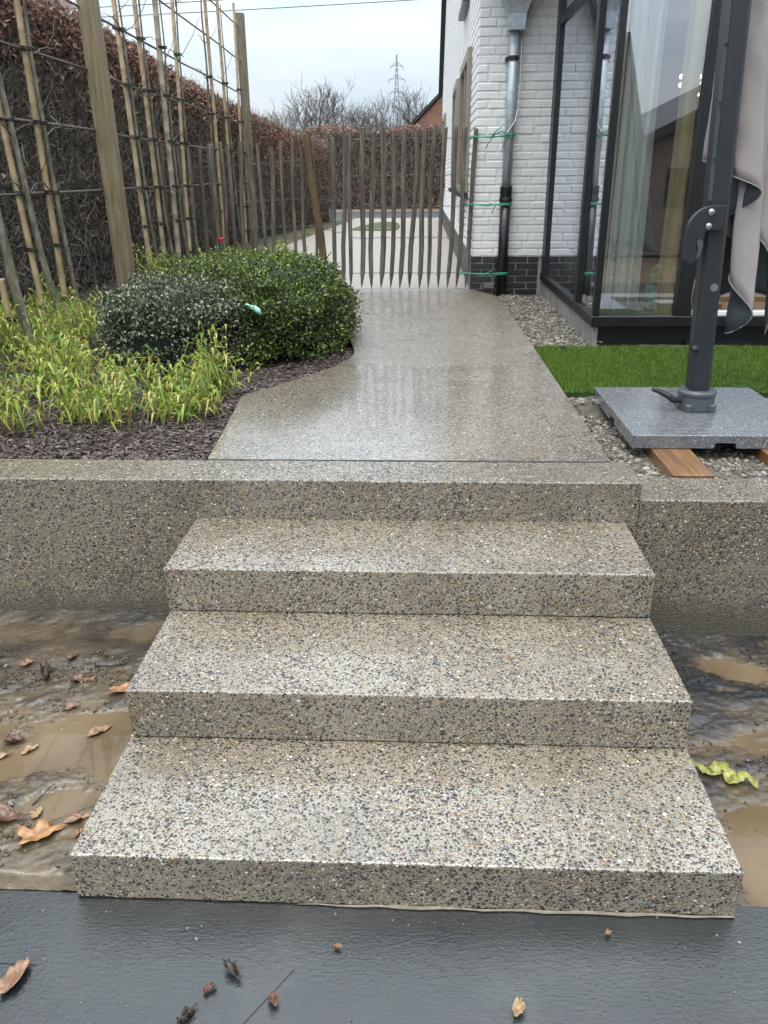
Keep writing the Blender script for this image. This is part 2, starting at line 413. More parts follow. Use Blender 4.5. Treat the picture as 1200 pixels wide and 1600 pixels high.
M['picket'] = wood('weathered_chestnut', (0.098, 0.083, 0.066), (0.19, 0.165, 0.136), 0.8, 2, 45, 0.15, 0.6)
M['brownpost'] = wood('brown_chestnut', (0.10, 0.062, 0.030), (0.155, 0.098, 0.05), 0.7, 2, 40, 0.2, 0.5)
M['beam'] = wood('wet_timber', (0.16, 0.075, 0.026), (0.25, 0.125, 0.048), 0.5, 1, 30, 0.7, 0.5)
def mk_cane(name, a, b):
    k = NT(name)
    oi = k.n('ObjectInfo').outputs['Random']
    c = k.mix(oi, a, b)
    c = k.mix(k.mr(k.noise(14, 4, 0.6, k.mapped((3, 3, 0.5))), 0.5, 0.75, 0, 0.55), c, tuple(x * 0.5 for x in a))
    k.p(Base_Color=c, Roughness=0.5, Normal=k.bump(k.noise(60, 3, 0.6, k.mapped((1, 1, 0.1))), 0.2, 0.004)); return k.m
M['cane'] = mk_cane('bamboo_cane', (0.36, 0.26, 0.155), (0.50, 0.385, 0.25))
M['canegrey'] = mk_cane('weathered_cane', (0.33, 0.28, 0.22), (0.40, 0.34, 0.27))
M['rail'] = mk_cane('dark_bamboo_rail', (0.075, 0.055, 0.042), (0.12, 0.09, 0.065))
def mk_bark():
    k = NT('green_bark')
    f = k.noise(16, 5, 0.6, k.mapped((2, 2, 0.6)))
    c = k.ramp(f, [(0.3, (0.06, 0.055, 0.042)), (0.5, (0.14, 0.13, 0.085)), (0.7, (0.25, 0.235, 0.18))])
    k.p(Base_Color=c, Roughness=0.7, Normal=k.bump(f, 0.5, 0.01)); return k.m
M['bark'] = mk_bark()
M['twig'] = simple('grey_twig', (0.105, 0.09, 0.075), 0.8, var=0.3, nscale=30, bump=0)
M['tie'] = simple('black_rubber_tie', (0.012, 0.013, 0.013), 0.6)
M['greentie'] = simple('green_plant_tie', (0.015, 0.075, 0.045), 0.5)
M['greencord'] = simple('green_cord', (0.035, 0.30, 0.17), 0.5)
M['wire'] = simple('galvanised_wire', (0.16, 0.16, 0.16), 0.45, 0.6, bump=0)
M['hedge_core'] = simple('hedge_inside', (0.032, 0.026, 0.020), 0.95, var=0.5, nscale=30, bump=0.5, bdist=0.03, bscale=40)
M['hedge_twig'] = foliage('beech_twigs', [(0.055, 0.045, 0.036), (0.125, 0.103, 0.083), (0.21, 0.178, 0.148), (0.38, 0.335, 0.285)], 0.7, 0.3)
M['beech_leaf'] = foliage('dry_beech_leaves', [(0.085, 0.040, 0.028), (0.19, 0.09, 0.06), (0.30, 0.16, 0.115), (0.46, 0.30, 0.23)], 0.45, 0.5, 0.2)
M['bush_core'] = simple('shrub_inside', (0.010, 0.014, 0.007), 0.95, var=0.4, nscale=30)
M['holly_leaf'] = foliage('holly_leaves', [(0.014, 0.030, 0.008), (0.036, 0.070, 0.015), (0.075, 0.12, 0.024), (0.25, 0.28, 0.055)], 0.30, 0.5, 0.15)
M['sheen_leaf'] = foliage('sky_sheen_leaves', [(0.016, 0.030, 0.014), (0.05, 0.075, 0.036), (0.14, 0.17, 0.095), (0.42, 0.43, 0.30)], 0.28, 0.6, 0.1)  # holly leaves again; paler greys paint in the sky's sheen on wet foliage
M['bamboo_leaf'] = foliage('bamboo_leaves', [(0.06, 0.14, 0.015), (0.15, 0.27, 0.030), (0.30, 0.38, 0.050), (0.46, 0.47, 0.09), (0.58, 0.52, 0.20)], 0.4, 0.5, 0.35)
M['bamboo_stem'] = foliage('bamboo_stems', [(0.22, 0.13, 0.06), (0.30, 0.22, 0.09)], 0.5)
M['mulch'] = foliage('bark_chips', [(0.022, 0.013, 0.011), (0.05, 0.028, 0.024), (0.085, 0.055, 0.047), (0.17, 0.125, 0.11)], 0.35, 0.6)
M['turf'] = foliage('turf_blades', [(0.025, 0.065, 0.008), (0.07, 0.15, 0.016), (0.14, 0.24, 0.030), (0.26, 0.32, 0.07)], 0.5, 0.3, 0.2)
M['stones'] = foliage('crushed_stones', [(0.055, 0.048, 0.04), (0.12, 0.105, 0.085), (0.185, 0.165, 0.135), (0.32, 0.29, 0.25)], 0.55, 0.5)
M['tree_twig'] = simple('bare_tree_bark', (0.13, 0.115, 0.105), 0.9, var=0.2, bump=0)
M['steel'] = simple('pylon_steel', (0.30, 0.32, 0.34), 0.5, 0.3, bump=0)
def mk_granite():
    k = NT('grey_granite')
    v = k.vor(170); s_ = k.n('SeparateColor'); k.t.links.new(v.outputs['Color'], s_.inputs[0])
    c = k.ramp(s_.outputs[0], [(0, (0.05, 0.052, 0.057)), (0.24, (0.11, 0.114, 0.122)), (0.58, (0.175, 0.18, 0.188)), (0.87, (0.32, 0.33, 0.335)), (0.965, (0.55, 0.55, 0.54))], 'CONSTANT')
    c = k.mix(k.mr(k.noise(5, 5, 0.6), 0.3, 0.75, 0.35, 0.75), c, (0.135, 0.14, 0.15))
    k.p(Base_Color=c, Roughness=k.mr(k.noise(6, 4), 0.35, 0.65, 0.12, 0.35), Normal=k.bump(k.noise(200, 3), 0.12, 0.003), Coat_Weight=0.6, Coat_Roughness=0.12); return k.m
M['granite'] = mk_granite()
M['mast'] = simple('slate_grey_aluminium', (0.017, 0.022, 0.027), 0.42, 0.0, var=0.12, bump=0.03)
M['mast_lt'] = simple('grey_plastic', (0.065, 0.076, 0.086), 0.45, var=0.1, bump=0.05)
M['bolt'] = simple('bolt_steel', (0.30, 0.32, 0.34), 0.35, 0.8, bump=0)
def mk_fabric(name, col):
    k = NT(name)
    w1 = k.noise(420, 2, 0.5, k.mapped((1, 1, 0.3)))
    c = k.mix(k.mr(k.noise(5, 5, 0.6), 0.35, 0.7, 0, 0.35), col, tuple(x * 0.72 for x in col))
    wr = k.noise(9, 4, 0.55, k.mapped((1, 1, 0.35)), 0.8)
    k.p(Base_Color=c, Roughness=0.85, Normal=k.bump(wr, 0.5, 0.02, k.bump(w1, 0.25, 0.002))); return k.m
M['fab_out'] = mk_fabric('taupe_canvas', (0.31, 0.282, 0.27))
M['fab_in'] = mk_fabric('slate_canvas', (0.055, 0.068, 0.080))
M['curtain'] = foliage('white_curtain', [(0.84, 0.87, 0.85), (0.84, 0.87, 0.85)], 0.9, 0.2, 0.45)
M['white_plain'] = simple('white_lacquer', (0.75, 0.76, 0.75), 0.4, bump=0)
M['greyrender'] = simple('pale_mortar', (0.24, 0.21, 0.165), 0.8, var=0.25, nscale=30, bump=0.5, bscale=90)

ZP = 0.617   # level of the upper path
# ------------------------------------------------------------------ ground
def sheet(name, poly, z, mat, thick=0.0):
    m = MB()
    if thick: m.prism(poly, lambda u, v, t: (u, v, z - thick + t * thick))
    else: m.quad(*[(x, y, z) for x, y in poly])
    return struct(m.build(name, mat))

sheet('lower_ground', [(-80, -80), (80, -80), (80, 1.4), (-80, 1.4)], -0.14, M['mud'])
sheet('ground', [(-300, 1.45), (300, 1.45), (300, 900), (-300, 900)], 0.45, M['field'])
sheet('terrace_slab', [(-6, -4), (8, -4), (8, 0.03), (-6, 0.03)], 0.0, M['slab'], 0.1)

for a_, b_ in (((0.567, -0.179), (0.478, -0.308)), ((-0.30, -0.185), (-0.02, -0.190))):
    d_ = Vector((b_[0] - a_[0], b_[1] - a_[1], 0)).normalized(); n_ = Vector((-d_.y, d_.x, 0)) * 0.0011
    sc_ = MB().quad((a_[0] + n_.x, a_[1] + n_.y, 0.0008), (a_[0] - n_.x, a_[1] - n_.y, 0.0008), (b_[0] - n_.x, b_[1] - n_.y, 0.0008), (b_[0] + n_.x, b_[1] + n_.y, 0.0008)).build('scratch', M['tie'])
    sc_.parent = bpy.data.objects['terrace_slab']

def mud_patch(name, x0, x1, y0, y1, nx, ny, fn, mat):
    V = []; F = []
    for j in range(ny + 1):
        for i in range(nx + 1):
            x = x0 + (x1 - x0) * i / nx; y = y0 + (y1 - y0) * j / ny
            V.append((x, y, fn(x, y)))
    for j in range(ny):
        for i in range(nx):
            a = j * (nx + 1) + i; F.append((a, a + 1, a + nx + 2, a + nx + 1))
    return struct(raw(name, V, F, mat, None, True))

def hollow(x, y, cx, cy, rx, ry, rot=0.0):
    dx, dy = x - cx, y - cy; c, s_ = math.cos(rot), math.sin(rot)
    u, v = (dx * c + dy * s_) / rx, (-dx * s_ + dy * c) / ry
    return math.exp(-(u * u + v * v) ** 1.5)

def mud_left(x, y):
    am = 1.0 - 0.65 * max(0.0, min(1.0, (y - 0.66) / 0.3))
    u, v = x * 0.85 + y * 0.5, y * 0.85 - x * 0.5
    h = 0.0375 + 0.008 * fbm(x * 3.1 + 3, y * 4.2, 1) + am * (0.007 * fbm(u * 5, v * 15, 4) + 0.0045 * fbm(u * 16, v * 38, 2) + 0.0028 * fbm(x * 70, y * 75, 6))
    h += am * 0.006 * max(0.0, fbm(u * 11 + 5, v * 17, 8)) ** 1.5 * 2
    for a in ((-0.20, 0.60, 0.15, 0.12, 0.3), (-0.34, 0.44, 0.32, 0.07, 0.25), (-0.05, 0.46, 0.09, 0.16, 0), (-0.16, 0.285, 0.10, 0.06, 0.2), (-0.7, 0.3, 0.3, 0.1, 0.1)):
        h -= 0.016 * hollow(x, y, *a)
    h += 0.014 * hollow(x, y, -0.45, 1.0, 0.5, 0.10, 0.1) * (1 + fbm(x * 7, y * 7, 9))
    h += 0.02 * max(0, 1 - abs(y - 1.33) / 0.10)
    if y < 0.13: h = max(h, 0.033)
    if y < 0.035: h = 0.002 + (h - 0.002) * max(0.0, min(1.0, (y - 0.012) / 0.023 + 0.35 * fbm(x * 20, 1, 2)))
    return h
def mud_right(x, y):
    h = -0.022 + 0.010 * fbm(x * 3 + 13, y * 4, 2) + 0.007 * fbm(x * 6 + y * 5, y * 10 - x * 5, 5) + 0.0035 * fbm(x * 24 + y * 14, y * 40 - x * 18, 3) + 0.0016 * fbm(x * 75, y * 80, 6)
    for a in ((1.99, 1.09, 0.14, 0.07, -0.5), (1.92, 0.69, 0.15, 0.07, 0.1), (1.745, 0.22, 0.10, 0.20, -0.1), (2.05, 0.35, 0.3, 0.2, 0)):
        h -= 0.016 * hollow(x, y, *a)
    h += 0.008 * max(0, 1 - abs(y - 1.33) / 0.10)
    return h
mud_patch('mud', -1.6, 0.01, 0.012, 1.36, 260, 220, mud_left, M['mud'])
mud_patch('mud', -6.0, -1.6, 0.012, 1.36, 80, 40, mud_left, M['mud'])
mud_patch('mud', 1.59, 2.9, 0.02, 1.36, 220, 220, mud_right, M['mud_dark'])
mud_patch('mud', 2.9, 8.0, 0.02, 1.36, 80, 40, mud_right, M['mud_dark'])
sheet('puddle', [(-6, 0.09), (0.005, 0.09), (0.005, 1.35), (-6, 1.35)], 0.0295, M['water'])
sheet('puddle', [(1.595, 0.035), (8, 0.035), (8, 1.35), (1.595, 1.35)], -0.034, M['water'])

# ------------------------------------------------------------------ concrete steps, walls, path
def rough_block(name, x0, x1, y0, y1, z0, z1, mat, parent=None, bev=0.0045, cuts=60, amp=0.0022):
    bm = bmesh.new()
    bmesh.ops.create_cube(bm, size=1.0)
    for v in bm.verts:
        v.co = Vector(((x0 + x1) / 2 + v.co.x * (x1 - x0), (y0 + y1) / 2 + v.co.y * (y1 - y0), (z0 + z1) / 2 + v.co.z * (z1 - z0)))
    bmesh.ops.bevel(bm, geom=list(bm.edges), offset=bev, segments=2, profile=0.5, affect='EDGES')
    for i in range(1, cuts):
        x = x0 + (x1 - x0) * i / cuts
        bmesh.ops.bisect_plane(bm, geom=list(bm.verts) + list(bm.edges) + list(bm.faces), plane_co=(x, 0, 0), plane_no=(1, 0, 0))
    for v in bm.verts:
        p = v.co * 23
        v.co += Vector((noise.noise(p), noise.noise(p + Vector((9, 3, 1))), noise.noise(p + Vector((2, 7, 5))))) * amp
        q = v.co * 2.1
        v.co += Vector((0, noise.noise(q), noise.noise(q + Vector((5, 1, 2))))) * 0.0015
    me = bpy.data.meshes.new(name); bm.to_mesh(me); bm.free()
    return link(name, me, mat, parent)

st = thing('concrete_steps', 'three wide washed-gravel concrete steps rising from the dark slab', 'steps', (0.8, 0.44, 0))
part(rough_block('step', 0.0, 1.603, -0.004, 0.55, 0.0015, 0.140, M['steps'], cuts=80), st)
part(rough_block('step', 0.006, 1.598, 0.436, 1.0, 0.1425, 0.302, M['steps'], cuts=80), st)
part(rough_block('step', 0.0, 1.597, 0.887, 1.36, 0.3045, 0.461, M['steps'], cuts=80), st)
m = MB(); m.tube([(0.55 + 0.05 * i, -0.007 + 0.002 * math.sin(i * 1.9), 0.004) for i in range(22)], [0.001 + 0.006 * abs(noise.noise((i * 0.9, 3, 1))) + 0.0015 * min(1, i / 9) for i in range(22)], 6)
part(m.build('mortar_seam', M['greyrender'], None), st)

rw = rough_block('retaining_wall', -12, 1.640, 1.305, 1.527, -0.12, ZP, M['wall_concrete'], cuts=340)
tag(rw, 'long washed-gravel concrete retaining wall forming the top step, left of the low wall', 'wall')
lw = rough_block('low_wall', 1.643, 14, 1.316, 1.560, -0.12, 0.546, M['wall_concrete'], cuts=300)
tag(lw, 'lower washed-gravel concrete wall below the parasol base', 'wall')
# drain slot between wall and path
struct(MB().box(0.0, 1.578, 1.5285, 1.536, 0.55, 0.606).build('drain_joint', M['anthracite']))
struct(MB().box(0.0, 1.578, 1.5365, 1.5395, 0.55, 0.6155).build('steel_edging', M['mast_lt']))

left_edge = [(0.0, 1.54), (-0.03, 2.0), (-0.06, 2.42), (-0.045, 2.55), (0.05, 2.70), (0.18, 2.92), (0.30, 3.14), (0.385, 3.34), (0.42, 3.55), (0.40, 3.78), (0.35, 4.1), (0.26, 4.8), (0.17, 5.6), (0.10, 6.72)]
right_edge = [(1.555, 6.10), (1.30, 6.72)]
def smooth_line(P, n=4):
    out_ = []
    for i in range(len(P) - 1):
        p0 = P[max(0, i - 1)]; p1 = P[i]; p2 = P[i + 1]; p3 = P[min(len(P) - 1, i + 2)]
        for k in range(n):
            t = k / n
            out_.append(tuple(0.5 * ((2 * p1[c]) + (-p0[c] + p2[c]) * t + (2 * p0[c] - 5 * p1[c] + 4 * p2[c] - p3[c]) * t * t + (-p0[c] + 3 * p1[c] - 3 * p2[c] + p3[c]) * t ** 3) for c in (0, 1)))
    out_.append(P[-1]); return out_
LE = smooth_line(left_edge)
poly = [(1.578, 1.54)] + right_edge + LE[::-1]
sheet('path', poly, ZP, M['path'], 0.16)
# driveway beyond the gate
dl = smooth_line([(-0.95, 6.724), (-1.1, 8.4), (-1.375, 10.65), (-1.27, 14.0), (-0.95, 19.3)])
sheet('driveway', [(1.32, 6.724), (1.32, 20.4), (3.5, 21.0), (-0.9, 21.0)] + dl[::-1], ZP - 0.006, M['drive'], 0.1)
sheet('road', [(-60, 21.02), (60, 21.02), (60, 24.6), (-60, 24.6)], 0.602, M['asphalt'], 0.05)
sheet('verge', [(-6, 6.9), (-0.85, 6.9), (-0.85, 21.0), (-6, 21.0)], 0.602, M['verge'], 0.05)
sheet('roadside_verge', [(-60, 24.62), (60, 24.62), (60, 30), (-60, 30)], 0.62, M['dirt'], 0.08)
sheet('lawn', smooth_line([(-0.62, 15.9), (-0.1, 15.75), (0.30, 15.9), (0.36, 17.2), (0.22, 18.7), (-0.15, 18.8), (-0.55, 17.0), (-0.62, 15.9)]), ZP + 0.008, M['field'], 0.05)

# planting bed
def bed_z(x, y): return 0.588 + 0.018 * fbm(x * 2.2, y * 2.2, 3) + 0.012 * fbm(x * 9, y * 9, 5) + 0.03 * max(0, min(1, (-x - 0.4) / 1.0))
def left_x(y):
    for i in range(len(LE) - 1):
        if LE[i][1] <= y <= LE[i + 1][1]:
            t = (y - LE[i][1]) / (LE[i + 1][1] - LE[i][1] + 1e-9); return LE[i][0] + t * (LE[i + 1][0] - LE[i][0])
    return 0.1 if y > 6 else 0.0
V = []; F = []
ny, nx = 90, 50
for j in range(ny + 1):
    y = 1.529 + (9.0 - 1.529) * j / ny
    xr = left_x(min(max(y, 1.541), 6.71)) - 0.004
    if y > 6.72: xr = -0.95 - 0.06 * (y - 6.72)
    for i in range(nx + 1):
        x = -3.6 + (xr + 3.6) * i / nx
        z = bed_z(x, y)
        if xr - x < 0.10: z = min(z, 0.60)
        V.append((x, y, z))
for j in range(ny):
    for i in range(nx):
        a = j * (nx + 1) + i; F.append((a, a + 1, a + nx + 2, a + nx + 1))
struct(raw('planting_bed', V, F, M['soil'], None, True))

# bark mulch
n = 16000
P = []
while len(P) < n:
    y = 1.545 + 3.9 * random.random() ** 1.6; xr = left_x(min(6.6, max(1.541, y)))
    x = xr - 0.012 - (2.0) * random.random() ** 1.15
    if x < -2.2: continue
    P.append((x, y, bed_z(x, y) + 0.003 + 0.012 * random.random()))
P = np.array(P)
a = rng.random(n) * 6.283; D = np.stack([np.cos(a), np.sin(a), rng.normal(0, 0.28, n)], 1)
N = np.stack([rng.normal(0, .4, n), rng.normal(0, .4, n), np.ones(n)], 1)
D = unit(D); S = unit(np.cross(D, N)); N2 = np.cross(S, D)
L = (0.012 + 0.034 * rng.random(n) ** 1.8)[:, None]; Wd = (0.006 + 0.010 * rng.random(n))[:, None]; T = 0.003
V = np.stack([P - D * L / 2 - S * Wd / 2 * rng.random((n, 1)), P + D * L / 2 - S * Wd / 2, P + D * L / 2 + S * Wd / 2 * rng.random((n, 1)), P - D * L / 2 + S * Wd / 2,
              P - D * L / 2 + N2 * T, P + D * L / 2 + N2 * T], 1)
i = np.arange(n)[:, None] * 6
F = np.concatenate([i + [0, 1, 5, 4], i + [2, 3, 4, 5]], 0).tolist() + np.concatenate([i + [1, 2, 5], i + [3, 0, 4]], 0).tolist()
stuff(raw('bark_mulch', V, F, M['mulch']), 'dark brown wet bark chips covering the planting bed', 'mulch')

# gravel around the bay and under the parasol base
def grav_z(x, y): return (0.50 if y < 2.6 else 0.565) + 0.012 * fbm(x * 4, y * 4, 6) + 0.006 * fbm(x * 15, y * 15, 2)
V = []; F = []; nx, ny = 60, 120
for j in range(ny + 1):
    for i_ in range(nx + 1):
        x = 1.579 + 2.6 * i_ / nx; y = 1.561 + 5.04 * j / ny; V.append((x, y, grav_z(x, y)))
for j in range(ny):
    for i_ in range(nx):
        a_ = j * (nx + 1) + i_; F.append((a_, a_ + 1, a_ + nx + 2, a_ + nx + 1))
struct(raw('gravel_bed', V, F, M['gravelbase'], None, True))
ico = bmesh.new(); bmesh.ops.create_icosphere(ico, subdivisions=1, radius=1.0)
IV = np.array([v.co[:] for v in ico.verts]); ico.verts.ensure_lookup_table(); IF = np.array([[v.index for v in f.verts] for f in ico.faces]); ico.free()
def stones(name, pts, smin, smax, mat, power=2.5):
    n = len(pts); s_ = (smin + (smax - smin) * rng.random(n) ** power)[:, None, None]
    ang = rng.random(n) * 6.283; c, s2 = np.cos(ang), np.sin(ang)
    V = IV[None] * (0.6 + 0.6 * rng.random((n, 1, 3))) * np.array([1.15, 0.95, 0.7]) + rng.normal(0, 0.13, (n, len(IV), 3))
    V = V * s_
    X = V[:, :, 0] * c[:, None] - V[:, :, 1] * s2[:, None]; Y = V[:, :, 0] * s2[:, None] + V[:, :, 1] * c[:, None]
    V = np.stack([X, Y, V[:, :, 2]], 2) + np.asarray(pts)[:, None, :]
    F = (np.arange(n)[:, None, None] * len(IV) + IF[None]).reshape(-1, 3).tolist()
    return raw(name, V, F, mat)
pts = []
for _ in range(9000):
    x = 1.585 + 0.46 * random.random(); y = 3.86 + 2.7 * random.random(); pts.append((x, y, grav_z(x, y) + 0.004))
for _ in range(9000):
    x = 1.585 + 1.7 * random.random() ** 1.3; y = 1.57 + 1.12 * random.random(); pts.append((x, y, grav_z(x, y) + 0.002))
stuff(stones('crushed_stone', pts, 0.003, 0.0165, M['stones'], 3.2), 'grey crushed stone beside the path and below the parasol base', 'gravel')

# artificial turf
V = []; F = []
tx0, tx1, ty0, ty1 = 1.592, 4.4, 2.72, 3.93
struct(MB().box(tx0, tx1, ty0 + 0.01, ty1, 0.45, 0.588).build('turf_mat', simple('turf_backing', (0.025, 0.06, 0.012), 0.9, var=0.3, nscale=40)))
n = 90000
P = np.stack([tx0 + (tx1 - tx0) * rng.random(n) ** 1.25, ty0 + (ty1 - ty0) * rng.random(n) + 0.012 * rng.normal(0, 1, n), np.full(n, 0.588)], 1)
D = np.stack([rng.normal(0.1, .45, n), rng.normal(-0.1, .45, n), np.ones(n)], 1)
N = np.stack([rng.normal(0, 1, n), rng.normal(0, 1, n), np.full(n, .1)], 1)
D = unit(D); S = unit(np.cross(D, N)); L = (0.013 + 0.015 * rng.random(n))[:, None] * (1 + 0.45 * np.array([noise.noise((a * 9, b * 9, 2)) for a, b in P[:, :2]]))[:, None]
V = np.stack([P - S * 0.0016, P + S * 0.0016, P + D * L], 1)
stuff(raw('artificial_turf', V, (np.arange(n)[:, None] * 3 + [0, 1, 2]).tolist(), M['turf']), 'bright green artificial turf strip in front of the bay window', 'turf')

# ------------------------------------------------------------------ white house with gable end and glazed bay
HX, HY, HY2, BX, BY = 1.318, 6.63, 20.2, 2.0, 4.05
house = thing('white_house', 'white painted brick house with dark plinth and glazed bay, right of the gate', 'house', (HX, HY, ZP))
EAVE, RIDGE = 3.42, 9.3
YM = (HY + HY2) / 2
gw = [(HY + 0.251, 0.40), (HY2, 0.40), (HY2, EAVE), (YM, RIDGE), (HY + 0.251, EAVE + 0.1)]
side = MB().prism(gw, lambda u, v, t: (HX + 0.008 + 0.26 * t, u, v)).build('side_wall', M['white_joint'])
part(side, house)
def brick_shape(l, d, h, b, jit, seed):
    rr = random.Random(seed); bm = bmesh.new(); bmesh.ops.create_cube(bm, size=1.0)
    for v in bm.verts: v.co = Vector((v.co.x * l + rr.uniform(-jit, jit), v.co.y * d, v.co.z * h + rr.uniform(-jit, jit)))
    bmesh.ops.bevel(bm, geom=list(bm.edges), offset=b, segments=1, affect='EDGES')
    for v in bm.verts: v.co += Vector((rr.uniform(-1, 1), rr.uniform(-1, 1), rr.uniform(-1, 1))) * jit * 0.4
    me = bpy.data.meshes.new('brick'); bm.to_mesh(me); bm.free(); return me
# side wall brickwork (seen almost edge-on): one joined part
V = []; F = []
def add_brick(V, F, x0, x1, y0, y1, z0, z1, b=0.006):
    i = len(V)
    # face towards -X, chamfered
    V += [(x0, y0 + b, z0 + b), (x0, y1 - b, z0 + b), (x0, y1 - b, z1 - b), (x0, y0 + b, z1 - b), (x1, y0, z0), (x1, y1, z0), (x1, y1, z1), (x1, y0, z1)]
    F += [(i, i + 3, i + 2, i + 1), (i, i + 1, i + 5, i + 4), (i + 1, i + 2, i + 6, i + 5), (i + 2, i + 3, i + 7, i + 6), (i + 3, i, i + 4, i + 7)]
side_windows = [(7.55, 9.3, 1.47, 2.80), (10.35, 11.8, 1.47, 2.80), (16.6, 18.2, 1.47, 2.80), (8.3, 9.4, 3.35, 4.6)]
CH, PZ = 0.0705, 0.924
r_ = random.Random(3)
k_ = 0
z = PZ
while z < 8.9:
    top = z + CH - 0.009
    ymin, ymax = HY, HY2
    if top > EAVE:
        d_ = (top - EAVE) / (RIDGE - EAVE) * (YM - HY); ymin += d_; ymax -= d_
    y = ymin + (0.0 if k_ % 2 else -0.0) + (0 if top > EAVE else 0.0)
    first = True
    while y < ymax - 0.05:
        l_ = (0.10 if (first and k_ % 2) else 0.205) + r_.uniform(-0.008, 0.008); first = False
        y1 = min(ymax, y + l_)
        if not any(a < (y + y1) / 2 < b and c < z + 0.03 < d for a, b, c, d in side_windows):
            add_brick(V, F, HX - 0.002 + r_.uniform(-0.0012, 0.0012), HX + 0.02, y, y1, z, top, 0.007)
        y = y1 + 0.009
    z += CH; k_ += 1
sb = raw('brickwork', V, F, M['white_side']); part(sb, side); sb['kind'] = 'stuff'
V = []; F = []
z = ZP - 0.02
for row in range(6):
    y = HY - (0.1 if row % 2 else 0)
    while y < HY2:
        add_brick(V, F, HX - 0.004 + r_.uniform(-0.002, 0.002), HX + 0.02, max(HY, y), min(HY2, y + 0.205), z, z + 0.049, 0.004); y += 0.215
    z += 0.059 * (PZ - 0.005 - ZP + 0.02) / 0.354 * 1.0
side_pl = MB().box(HX + 0.006, HX + 0.013, HY + 0.006, HY2, 0.5, PZ - 0.004).build('side_plinth', M['plinth_joint']); part(side_pl, house)
spb = raw('plinth_brickwork', V, F, M['plinth']); part(spb, side_pl); spb['kind'] = 'stuff'
# front wall
fw = MB().box(HX + 0.008, BX + 0.0, HY + 0.0045, HY + 0.25, PZ - 0.004, EAVE + 0.2).build('front_wall', M['white_joint']); part(fw, house)
fw2 = MB().box(BX, 7.5, HY + 0.25, HY + 0.5, 2.9, EAVE + 0.2).build('upper_wall', M['white']); part(fw2, house)
pl = MB().box(HX + 0.013, BX + 0.0, HY + 0.014, HY + 0.25, 0.45, PZ - 0.0045).build('front_plinth', M['plinth_joint']); part(pl, house)
INV = Matrix()      # parts are modelled in place, so a part's own frame is the world's
def brick_set(length, h, mat, b, jit, seeds):
    out_ = []
    for s_ in seeds:
        me = brick_shape(length, 0.06, h, b, jit, s_); me.materials.append(mat); out_.append(me)
    return out_
sizes = (0.205, 0.155, 0.098, 0.06)
WB = {s_: brick_set(s_, 0.0615, M['white'], 0.007, 0.0028, range(int(s_ * 1000), int(s_ * 1000) + 5)) for s_ in sizes}
PB = {s_: brick_set(s_, 0.050, M['plinth'], 0.003, 0.0012, range(int(s_ * 1000) + 50, int(s_ * 1000) + 54)) for s_ in sizes}
def lay(parent, sets, x0, x1, y, z, order, joint=0.010):
    x = x0; j = 0
    while x < x1 - 0.03:
        s_ = order[j % len(order)]; j += 1
        room = x1 - x
        if s_ > room + 0.002: s_ = max([q for q in sizes if q <= room + 0.012] or [0.06])
        me = random.choice(sets[s_])
        o = bpy.data.objects.new('brick', me); COL.objects.link(o); o.parent = parent; o.matrix_parent_inverse = INV
        o.location = (x + s_ / 2, y + 0.03 + random.uniform(-0.0025, 0.002), z + random.uniform(-0.001, 0.001)); o.rotation_euler = (random.uniform(-.006, .006), random.choice((0, math.pi)) + random.uniform(-0.008, 0.008), random.uniform(-.006, .006))
        x += s_ + joint
row = 0; z = PZ
orders = [(0.205, 0.205, 0.205), (0.098, 0.205, 0.205, 0.155), (0.155, 0.205, 0.205, 0.098), (0.205, 0.098, 0.205, 0.155), (0.098, 0.155, 0.205, 0.205)]
while z < EAVE + 0.1:
    lay(fw, WB, HX, BX - 0.004, HY, z + 0.0615 / 2, orders[(row * 3 + (row % 2)) % 5], 0.009); z += CH; row += 1
for row in range(6):
    lay(pl, PB, HX, BX - 0.004, HY + 0.004, 0.57 + 0.0605 * row + 0.025 - 0.003, orders[1 if row % 2 else 0], 0.011)
# vent grille in the plinth
vg = MB()
for i_ in range(9): vg.box(1.445 + i_ * 0.011, 1.452 + i_ * 0.011, HY - 0.006, HY + 0.004, 0.634, 0.672)
vg.box(1.440, 1.546, HY - 0.004, HY + 0.003, 0.629, 0.6335).box(1.440, 1.546, HY - 0.004, HY + 0.003, 0.6725, 0.677)
part(vg.build('vent_grille', M['plinth_joint']), house)
# roof
for s_ in (1, -1):
    e0, e1 = (HY - 0.35, EAVE - 0.32 + 0.0) if s_ == 1 else (HY2 + 0.35, EAVE - 0.32)
    rr = MB().prism([(e0, e1 + 0.30), (YM, RIDGE + 0.30), (YM, RIDGE + 0.37), (e0, e1 + 0.37)], lambda u, v, t: (HX - 0.10 + 9.0 * t, u, v)).build('roof', M['rooftile'])
    part(rr, house)
part(MB().tube([(HX - 0.1, HY - 0.42, 3.32), (9, HY - 0.42, 3.32)], 0.065, 10).build('gutter', M['zinc']), house)
